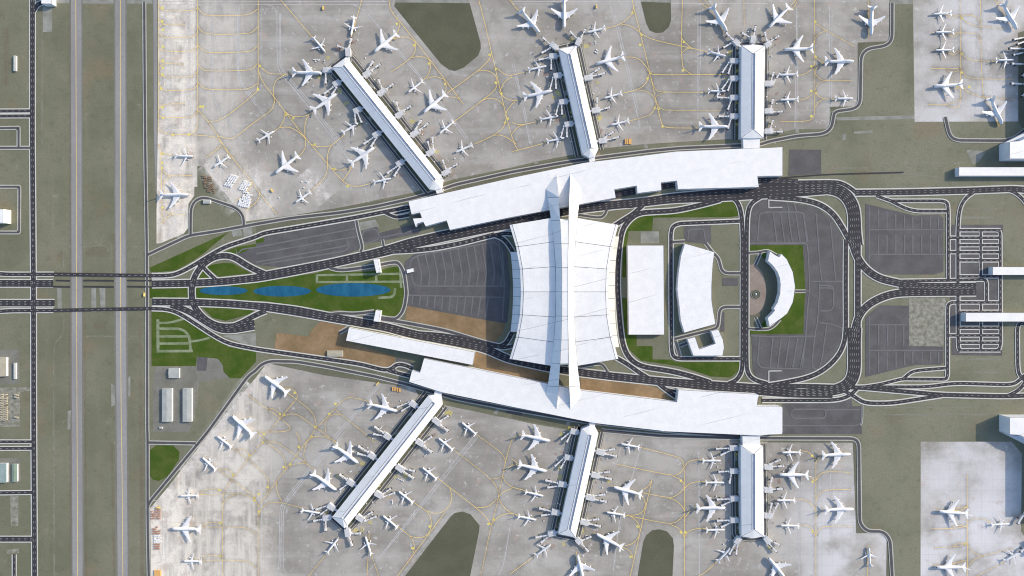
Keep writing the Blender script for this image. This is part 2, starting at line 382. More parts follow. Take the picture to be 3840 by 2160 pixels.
sheets('plaza', 'plaza', ['#2500,880,3.15 1030,345 1080,380 1130,450 1165,550 1180,680 1165,800 1120,890 1060,940 1000,950 980,940 980,360'], .35)
mb = MB()
for i, (cx, cy, rx, ry) in enumerate([(838, 1090, 90, 16), (1058, 1092, 108, 20), (1325, 1087, 139, 25)]):
    mb.poly([(cx + rx*math.cos(t*math.pi/32), cy + ry*math.sin(t*math.pi/32)) for t in range(64)], .36)
tag(mb.build('pond_water', M['water']), kind='structure')

# pale tracks on the lawns
mb = MB()
for i, (s, w) in enumerate([('@0,2 1588,315 1590,650', 30), ('@0,2 1590,410 1830,410 1905,475 1918,640', 26), ('@0,2 1590,487 1900,487', 24), ('@0,2 1590,560 1900,558', 24), ('@0,2 1580,636 1940,634', 26),
        ('@0,2 1600,352 1720,348 1850,310', 22), ('@0,2 1900,540 2000,530 2110,500', 22), ('@1,1 605,1320 1480,1305', 22), ('@1,1 605,1390 1480,1385', 22), ('@1,1 613,1310 613,1400', 26),
        ('@1,1 915,1315 915,1390', 24), ('@1,1 1210,1310 1210,1390', 24), ('@1,1 1450,1250 1460,1449', 24), ('@1,2 1400,0 1390,90 1230,100', 26)]):
    mb.ribbon(fillet(P(s), 20), w * K, .365 + i * .003)
tag(mb.build('path', M['pale_path']), kind='structure')

# parking aisles
aisles = ['@1,1 0,1040 1000,850', '@1,1 0,1105 1040,925', '@1,1 0,1190 900,1025 930,1010 915,960', '@1,1 60,1210 880,1080 935,1050 935,990', '@0,1 2400,1100 2430,1060 2576,1040',
    '@1,1 1065,930 1080,880 1200,850 1235,900 1240,950 1150,990 1085,1000 1065,930', '@1,1 1250,945 1640,860', '@1,1 1545,1250 1560,1160 1640,1120 2400,985 2480,1060 2500,1449 @1,2 2480,320']
for k in range(11):
    a = (1620 + k*82, 1120 - k*15); b = (1660 + k*80, 1449); aisles.append('@1,1 %d,%d %d,1300 %d,1420' % (a[0], a[1], a[0]+45, b[0]))
    aisles.append('@1,2 %d,80 %d,%d' % (1578 + k*76, 1570 + k*74, 165 + k*13))
aisles += ['@1,1 1560,1300 1580,1400 1620,1430 2500,1430', '@1,2 1530,72 2500,95', '@3,1 1025,862 1800,862', '@3,1 1030,1110 1800,1110', '@3,1 1018,635 1018,1220']
for x, y in ((1110, 660), (1197, 680), (1285, 705), (1372, 720), (1457, 735), (1545, 740), (1632, 738), (1715, 732)):
    aisles += ['@3,1 %d,%d %d,852' % (x, y, x), '@3,1 %d,915 %d,1102' % (x, x)]
aisles += ['@3,2 1025,370 1400,370', '@3,2 1018,628 1800,628', '@3,2 1018,285 1018,870'] + ['@3,2 %d,378 %d,580' % (x, x) for x in (1112, 1202, 1285, 1365)]
aisles += ['@3,2 %d,640 %d,%d' % (x, x, y) for x, y in ((1112, 850), (1198, 825), (1288, 800), (1375, 778), (1457, 765), (1550, 750), (1637, 750), (1717, 750))]
aisles += ['@3,1 0,685 320,685 355,700 390,990', '@3,1 0,995 390,993 405,1100 420,1449 @3,2 400,200 380,480 345,800', '@3,1 0,1005 385,1003', '@3,1 485,700 520,1200 540,1370', '@3,1 630,790 680,1370', '@3,1 430,1383 760,1383',
    '@3,1 515,1400 520,1449 @3,2 500,330 470,480 440,780 470,820 520,815 545,700 590,370', '@3,2 0,490 480,485', '@3,2 520,350 650,365 760,410', '@3,2 0,805 345,815', '@3,2 525,0 640,0 660,20 660,190 630,230 525,230',
    '@3,1 520,1420 640,1430 660,1449 @3,2 660,20', '@3,2 268,30 410,30', '@2,1 2470,980 2490,700 2576,685', '@2,1 2380,1000 2576,995', '@2,2 2400,480 2576,490', '@2,2 2490,500 2470,740 2500,800 2576,805']
for k in range(5): aisles.append('@3,1 %d,690 %d,990' % (50 + k*76, 90 + k*78))
for k in range(5): aisles.append('@3,2 %d,500 %d,800' % (50 + k*83, 20 + k*76))
aisles += ['@3,2 240,1250 260,1220 580,1220 580,1310 260,1312 238,1290 240,1250', '@3,2 580,1225 930,1225', '@3,2 150,1385 900,1385 940,1350', '@2,1 1770,970 1780,860 1930,855 1950,995', '@3,1 190,590 215,680', '@3,1 265,600 290,690']
mb = MB()
for i, s in enumerate(aisles): mb.ribbon(fillet(P(s), 12), 13 * K, .415 + i * .002)
tag(mb.build('parking_aisle', M['lot_lane']), kind='structure')

# ------------------------------------------------------------------ roads: (line, width, lanes, edge width, kind)
roads = []
def R(s, w, lanes=2, e=10, m='asphalt', r=40): roads.append((fillet(P(s), r), w * K, lanes, e * K, m))
R('@0,0 327,-200 326,1449 @0,1 337,1449 @0,2 340,1449 @0,3 350,1749', 48, 3, 11)
R('@0,0 -200,1118 310,1115', 30); R('@0,0 -200,1168 310,1166', 30)
for s in ('@0,0 -100,1290 187,1286 187,1449 @0,1 187,30', '@0,1 -100,38 310,38'): R(s, 20, 1, 11, 'air', 2)
R('@0,1 -100,430 195,430 192,890 -100,890', 18, 1, 11, 'air', 4)
R('@0,1 -200,1298 0,1305 60,1312 542,1311', 36); R('@0,1 540,1311 900,1316 1530,1325', 36, 2, 0)
R('@0,1 1525,1325 1700,1325 1800,1300 1950,1220 2060,1150 2250,1040 2400,990 2576,935 @1,1 80,895 300,860 1000,740 1300,680 1570,628', 36, 2, 12)
R('@0,1 -200,1402 535,1402', 68, 4, 10)
for y in (1374, 1436):
    for a, b in ((560, 705), (840, 1145), (1280, 1525)): R('@0,1 %d,%d %d,%d' % (a, y - 2, b, y + 2), 15, 1, 0)
R('@0,1 380,1434 560,1434', 15, 1, 0)
R('@0,2 -200,152 549,152', 66, 4, 10); R('@0,2 -200,250 0,235 100,228 537,226', 34); R('@0,2 536,226 1000,215 1530,207', 34, 2, 0)
R('@0,2 1525,207 1680,212 1800,250 2000,380 2150,480 2300,560 2576,615 @1,2 600,700 1050,765 1200,805 1300,828 1360,815 1420,765 1500,775 1575,810', 34, 2, 11)
R('@1,2 1330,830 1420,855 1545,885', 34, 2, 10); R('@1,2 1400,785 1385,810 1420,850', 14, 1, 8, 'air')
R('@0,1 1530,1408,70 1900,1402,70 2200,1388,70 2576,1350,72 @1,1 100,1326,88 400,1272,88 800,1192,84 1100,1124,86 1300,1078,96 1560,1000,104 1900,925,108 2300,842,108 2576,795,104 @2,1 300,700,116 680,648,96 1000,616,84 1300,588,84 1600,548,96 2000,522,116 2300,498,130 2576,470,150 @3,1 0,470,150 350,455,140 650,440,120', 70, 4, 11)
R('@0,2 1535,140,68 1900,142,68 2300,158,68 2576,180,70 @1,2 100,190,80 400,230,90 800,305,84 1300,390,84 1560,462,84 2000,545,80 2300,605,80 2480,690,76 2576,725,70 @2,2 370,808,66 680,850,76 1000,888,76 1500,940,80 2000,985,96 2576,1030,110 @3,2 300,1060,90 650,1062,90', 70, 4, 11)
# western interchange
R('@0,1 1935,1449 1945,1360 2000,1260 2060,1200 2150,1140 2260,1120 2360,1140 2480,1220 2576,1270 @1,1 120,1320', 56, 3, 12)
R('@0,1 2010,1200 2080,1280 2200,1390', 34, 2, 11); R('@0,1 2060,1160 2000,1230', 30, 2, 10)
R('@0,1 1932,1400 1930,1449 @0,2 1930,60 1935,150 1990,240 2080,330 2200,385 2330,390 2560,350', 60, 3, 11)
R('@0,2 1720,170 1900,230 2050,330 2200,420 2330,430 2560,390', 60, 3, 10); R('@0,2 2300,400 2430,350 2576,270 @1,2 100,230', 50, 3, 11)
# north side ramps
R('@1,1 1300,1085 1560,1075 1800,1050 2100,990 2400,910', 44, 3, 11)
R('#1740,780,4.527 -200,630 0,580 300,515 540,455 700,425 830,440', 62 / 4.527 / K, 2, 11); R('#1740,780,4.527 520,462 650,510 740,600 800,690 835,760', 62 / 4.527 / K, 2, 11)
R('@1,1 1010,770 1030,880 1075,1040 1050,1085', 22, 1, 10, 'air'); R('@1,1 1272,960 1285,1030', 18, 1, 9, 'air')
R('@1,1 1300,690 1360,720 1420,740 1540,715', 30, 1, 9); R('@1,1 1560,665 1400,700', 20, 1, 8)
R('@1,1 740,1245 850,1275 1180,1230 1390,1185 1440,1200 1490,1290 1510,1449 @1,2 1515,60 1490,220 1430,300 1380,315 1200,285', 26, 1, 10, 'air')
R('@1,2 700,275 830,250 1000,262 1190,235', 24, 1, 10, 'air'); R('@1,2 1080,290 1250,310 1480,345 1900,425 2300,545 2430,575', 28, 1, 10, 'air')
R('@1,2 1560,450 1900,475 2200,535 2420,590 2480,580 2530,540 2576,450', 42, 2, 10); R('#1740,1100,4.527 560,900 650,930 760,910 830,890', 56 / 4.527 / K, 2, 9)
R('@1,2 840,450 930,400', 24, 1, 9, 'air')
# around the terminal, east side
R('@2,1 1000,600 1180,640 1300,605', 30, 1, 0); R('@2,1 1320,615 1220,705 1110,770 1020,830', 44, 2, 11)
R('@2,1 960,650 930,720 880,745 670,712', 22, 1, 9, 'air')
R('@2,1 2100,560 1900,615 1650,670 1480,680 1280,690 1180,760 1110,860 1085,1000 1066,1200 1062,1449 @2,2 1068,100 1080,300 1110,560 1170,700 1290,790 1600,835 1800,885 2000,950', 48, 2, 11)
R('@2,2 1050,700 1170,770 1280,850 1380,910', 40, 2, 11); R('@2,2 1440,930 1530,1010 1660,1100', 40, 2, 11); R('@2,2 1520,1010 1660,1040', 24, 1, 9)
R('@2,2 970,855 915,770 870,760 700,790', 20, 1, 9, 'air')
R('@2,1 2310,775 1680,800 1615,830 1600,900 1600,1449 @2,2 1605,600 1620,690 1680,712 2310,712', 34, 2, 11, r=14)
R('@2,1 2180,530 2260,560 2310,680 2322,900 @2,2 2320,700 2318,840 2260,930 2180,960', 40, 2, 10)
R('@2,1 2500,535 2410,590 2370,680 2362,900 @2,2 2360,700 2366,850 2430,925 2576,965', 40, 2, 10)
R('@2,1 1950,1000 2010,1080 2080,1150 2110,1270 2150,1300 2310,1300', 24, 1, 10, 'air', 15); R('@2,2 2310,190 2130,190 2090,220 2075,380 2050,410 1640,512', 24, 1, 10, 'air', 15)
R('@2,2 1645,530 1690,690', 24, 1, 10, 'air'); R('@2,2 1690,580 1780,545', 22, 1, 9, 'air'); R('@2,1 1615,985 1740,980', 22, 1, 10, 'air')
for s in ('970,215 1100,208 1190,182 1300,245', '1112,212 1050,355', '970,1108 1180,1122 1260,1090 1340,1000', '1112,1112 1052,978', '1515,668 1640,668'): R('#2500,880,3.15 ' + s, 24 / 3.15 / K * .9, 1, 9, 'air')
# eastern interchange, north half
R('@3,1 -60,383 300,385 650,380 740,390 830,440 900,500', 36, 2, 11)
R('@3,1 300,450,110 600,445,110 720,470,120 800,530,126 860,640,126 872,760,126 872,880,130 885,1020,140', 120, 6, 11)
R('@3,1 0,535,44 320,555,46 520,600,50 660,700,50 750,840,50 790,920,46 850,1020,50', 50, 3, 12)
R('@3,1 785,960 783,1449 @3,2 785,420 770,560 700,700 560,830 400,905 100,965 -60,985', 42, 2, 11)
R('@3,1 905,1000 905,1449 @3,2 905,500', 56, 3, 11)
R('@3,1 840,960 890,1130 980,1260 1110,1350 1250,1385 1450,1428 1700,1435 2092,1432', 72, 4, 11)
R('@3,1 880,490 1400,485 2000,470 2500,450 2640,470', 60, 3, 12)
R('@3,1 1090,520 1230,572 1760,572 1808,590 1815,680 1815,1360', 28, 2, 10, r=14); R('@3,1 1200,555 1440,675 1810,675', 28, 2, 10)
R('@3,1 2080,480 1990,540 1930,640 1912,830 1912,1449 @3,2 1915,590 1930,625', 30, 2, 10)
R('@3,1 2400,465 2480,480 2576,560 2620,640', 30, 2, 10); R('@3,1 1200,1380 1800,1372 2180,1362 2200,1390 2200,1449 @3,2 2200,145', 28, 2, 10, r=12)
for y, a in ((867, 1915), (943, 1822), (1017, 1915), (1088, 1822), (1170, 1915), (1332, 1915)): R('@3,1 %d,%d 2340,%d' % (a, y, y), 25, 2, 10)
R('@3,1 2142,867 2142,1332', 22, 2, 9); R('@3,1 2300,867 2335,880 2338,930 @3,2 2342,560 2330,615 2300,627', 26, 2, 10, r=12)
for y, a in ((145, 1850), (240, 1915), (400, 1915), (477, 1815), (550, 1915), (627, 1925)): R('@3,2 %d,%d 2340,%d' % (a, y, y), 25, 2, 10)
R('@3,2 2145,145 2145,627', 22, 2, 9)
R('@3,2 1860,143 1815,160 1808,200 1808,880 1795,915 1760,918 1350,915 1130,970 930,1000', 28, 2, 10, r=12); R('@3,2 1800,805 1480,830 1420,860 1360,915', 28, 2, 10)
R('@3,2 2095,40 1450,45 1250,55 1060,130 940,230 880,370 855,560', 72, 4, 11); R('@3,1 1450,1440 2092,1445', 40, 2, 0)
R('@3,2 870,400,140 868,560,130 872,760,130 865,870,126 820,960,120 720,1020,110 500,1050,90 200,1060,80', 120, 6, 11)
R('@3,2 -60,990 400,985 930,1002 1750,1075 2400,1090 2640,1080', 42, 2, 11); R('@3,2 930,995 1600,995 1880,957 2460,975 2530,930 2576,880 2640,850', 30, 2, 11)
R('@3,2 -60,1130 400,1130 660,1130 780,1105 850,1060 900,1010', 34, 2, 12); R('@3,2 740,1020 870,1090 970,1160 1250,1160 1500,1120 1750,1082', 34, 2, 12)
R('@3,2 2400,1090 2530,1030 2600,930', 34, 2, 8); R('@3,2 2576,360 2535,355 2510,390 2515,840 2550,900 2640,980', 30, 2, 10)
R('@3,2 1320,-6 1500,0 2092,3', 40, 2, 0)
R('@2,1 400,660 1040,512 1300,462 1640,402 2100,395 2576,362 @3,1 300,385', 64, 3, 0)
R('@3,1 145,637 8,640 8,560', 1, 1, 5, 'asphalt', 1); R('@3,2 138,833 8,836 8,945', 1, 1, 5, 'asphalt', 1)
# airside service roads
A = 'air'
R('@0,0 1451,18 @0,1 1461,0 1478,1060 @0,2 1480,0 1482,1449 @0,3 1485,0 1486,900 1500,1600', 22, 1, 10, A)
R('@0,1 1478,1118 1900,920 2200,875 2576,805 @1,1 350,745 850,690 1200,630 1560,550 1750,500 2000,410 2576,280 @2,1 500,190 900,132 1400,68 1700,40 2500,5 @3,0 0,1425 300,1365 560,1347 640,1290 660,1180 672,1120 870,1095 930,1040 937,560 1000,490 1190,460 1250,400 1252,30', 25, 1, 10, A, 25)
R('@0,1 1918,912 1920,650 1960,570 2050,533 2380,640 2450,720 2455,830', 22, 1, 10, A, 25)
R('@3,0 1785,1175 1830,1370 1900,1412 2400,1415 2500,1380 2640,1260', 25, 1, 10, A, 25)
R('@2,2 2400,1500 1600,1440 700,1340 0,1220 @1,2 2000,1110 1500,965 1200,890 700,790 400,740 130,735 40,780 0,830 @0,2 2500,880 2090,1449 @0,3 1500,710 1486,760', 25, 1, 10, A, 25)
R('@0,3 1495,106 1970,114', 24, 1, 10, A)
R('@2,3 900,-15 1500,40 2240,60 @3,3 0,62 870,65 915,110 925,920 1000,1000 1160,1000 1230,1080 1255,1500', 26, 1, 10, A, 20)
R('@2,3 -60,-205 100,-180', 24, 1, 0, A)
R('@3,2 950,1180 950,1350 930,1385', 6, 1, 6, A)
R('@0,3 -200,98 325,98', 28); R('@0,3 -200,166 325,164', 30); R('@0,3 -200,615 325,608', 32); R('@0,3 -200,1078 330,1078', 50, 3); R('@0,3 143,1232 143,1700', 30, 2, 11)
R('@0,0 560,-30 540,12 380,30 340,110', 42, 2, 10)
# dark service strip beside the arrivals road
R('@3,1 -20,362 120,340 600,305 1365,284', 12, 1, 0)

# ------------------------------------------------------------------ piers: outline (clockwise), base facets, ridge, ordinal names
PIERS = {
 'upper-left': ('@1,1 1742,455 @1,0 765,680 905,575 925,590 @1,1 1880,345', '@1,1 1865,445 1805,462', '@1,0 875,665 @1,1 1795,365', '@1,1 1805,462 1865,445 1882,482 1820,500'),
 'upper-middle': ('@2,1 708,100 @2,0 470,495 640,458 @2,1 870,50', '@2,1 830,130 778,140', '@2,0 570,540 @2,1 785,45', '@2,1 778,140 833,130 835,182 780,184'),
 'upper-right': ('@2,0 2305,1388 2310,460 2430,448 2545,462 2530,1385', '@2,0 2420,1392', '@2,0 2432,535 2425,1300', '@2,0 2325,1390 2495,1388 @2,1 2492,48 2330,52'),
 'lower-left': ('@1,2 1870,1185 @1,3 920,945 890,970 765,858 @1,2 1730,1085', '@1,2 1790,1075 1862,1080', '@1,3 872,870 @1,2 1788,1152', '@1,2 1800,1030 1877,1048 1862,1085 1792,1076'),
 'lower-middle': ('@2,3 870,10 640,1062 465,1025 @2,2 700,1420', '@2,2 780,1385 835,1395', '@2,3 572,985 785,30', '@2,2 778,1352 838,1360 835,1396 780,1386'),
 'lower-right': ('@2,3 2525,140 2535,1050 2430,1070 2310,1050 2303,137', '@2,3 2415,132', '@2,3 2430,985 2430,222', '@2,3 2320,40 2495,30 2497,140 2322,138'),
}
def offs(pts, d):
    mb_ = []; n = len(pts)
    for i in range(n):
        a = pts[max(i-1, 0)]; b = pts[i]; c = pts[min(i+1, n-1)]
        d1 = Vector((b[0]-a[0], b[1]-a[1])); d2 = Vector((c[0]-b[0], c[1]-b[1]))
        if d1.length < 1e-6: d1 = d2
        if d2.length < 1e-6: d2 = d1
        d1.normalize(); d2.normalize(); t = (d1 + d2).normalized(); nr = Vector((-t.y, t.x)); m = 1 / max(.6, nr.dot(Vector((-d1.y, d1.x))))
        mb_.append((b[0] + nr.x*m*d, b[1] + nr.y*m*d))
    return mb_
vb = MB()
for i, (nm, (o_, b_, r_, l_)) in enumerate(PIERS.items()):
    q = [(1920 + (p[0]-1920)*(H-16)/H, 1080 + (p[1]-1080)*(H-16)/H) for p in P(o_)]
    vb.poly(offs(q, -27), .16 + i*.002)
    roads.append((fillet(offs(q, -18), 20), 21 * K, 1, 8 * K, 'air'))
tag(vb.build('verge', M['island']), kind='structure')

pv, pa, asp, aa, mk = MB(), MB(), MB(), MB(), MB()
for i, (pts, w, lanes, e, m) in enumerate(roads):
    ws = [p[2] if len(p) > 2 else w for p in pts]
    if e: (pv if m == 'asphalt' else pa).ribbon(pts, [q + 2 * e for q in ws], .55 + i * .002)
    (asp if m == 'asphalt' else aa).ribbon(pts, ws, .85 + i * .002)
    if m == 'asphalt' and lanes > 1:
        # dashed lane lines
        acc = 0.0; per = 23.0; dl = 8.4; z = 1.15 + i * .002
        cum = [0]
        for a, b in zip(pts, pts[1:]): cum.append(cum[-1] + math.hypot(b[0]-a[0], b[1]-a[1]))
        def at(s):
            for j in range(len(cum) - 1):
                if s <= cum[j+1] or j == len(cum) - 2:
                    t = (s - cum[j]) / max(1e-6, cum[j+1] - cum[j]); a, b = pts[j], pts[j+1]
                    d = Vector((b[0]-a[0], b[1]-a[1])).normalized()
                    return Vector((a[0] + (b[0]-a[0])*t, a[1] + (b[1]-a[1])*t)), d, ws[j] + (ws[j+1]-ws[j])*t
        for ln in range(1, lanes):
            s = 4.0
            while s + dl < cum[-1]:
                p, d, ww = at(s); q, d2, w2 = at(s + dl)
                f = ln / lanes - .5
                n1 = Vector((-d.y, d.x)); n2 = Vector((-d2.y, d2.x))
                a = p + n1 * f * ww; b = q + n2 * f * w2; hw = .62
                hw = .36; mk.add([W(*(a + n1*hw), z), W(*(b + n2*hw), z), W(*(b - n2*hw), z), W(*(a - n1*hw), z)], [(0, 1, 2, 3)])
                s += per
def up(mb):
    for i, f in enumerate(mb.f):
        a, b, c = (mb.v[q] for q in f[:3])
        if (b - a).cross(c - a).z < 0: mb.f[i] = tuple(reversed(f))
for q, n, m in ((pv, 'pavement', 'pavement'), (pa, 'kerb_strip', 'airside_kerb'), (asp, 'road', 'asphalt'), (aa, 'service_road', 'airside_asphalt'), (mk, 'road_markings', 'paint_white')):
    up(q); tag(q.build(n, M[m]), kind='structure')

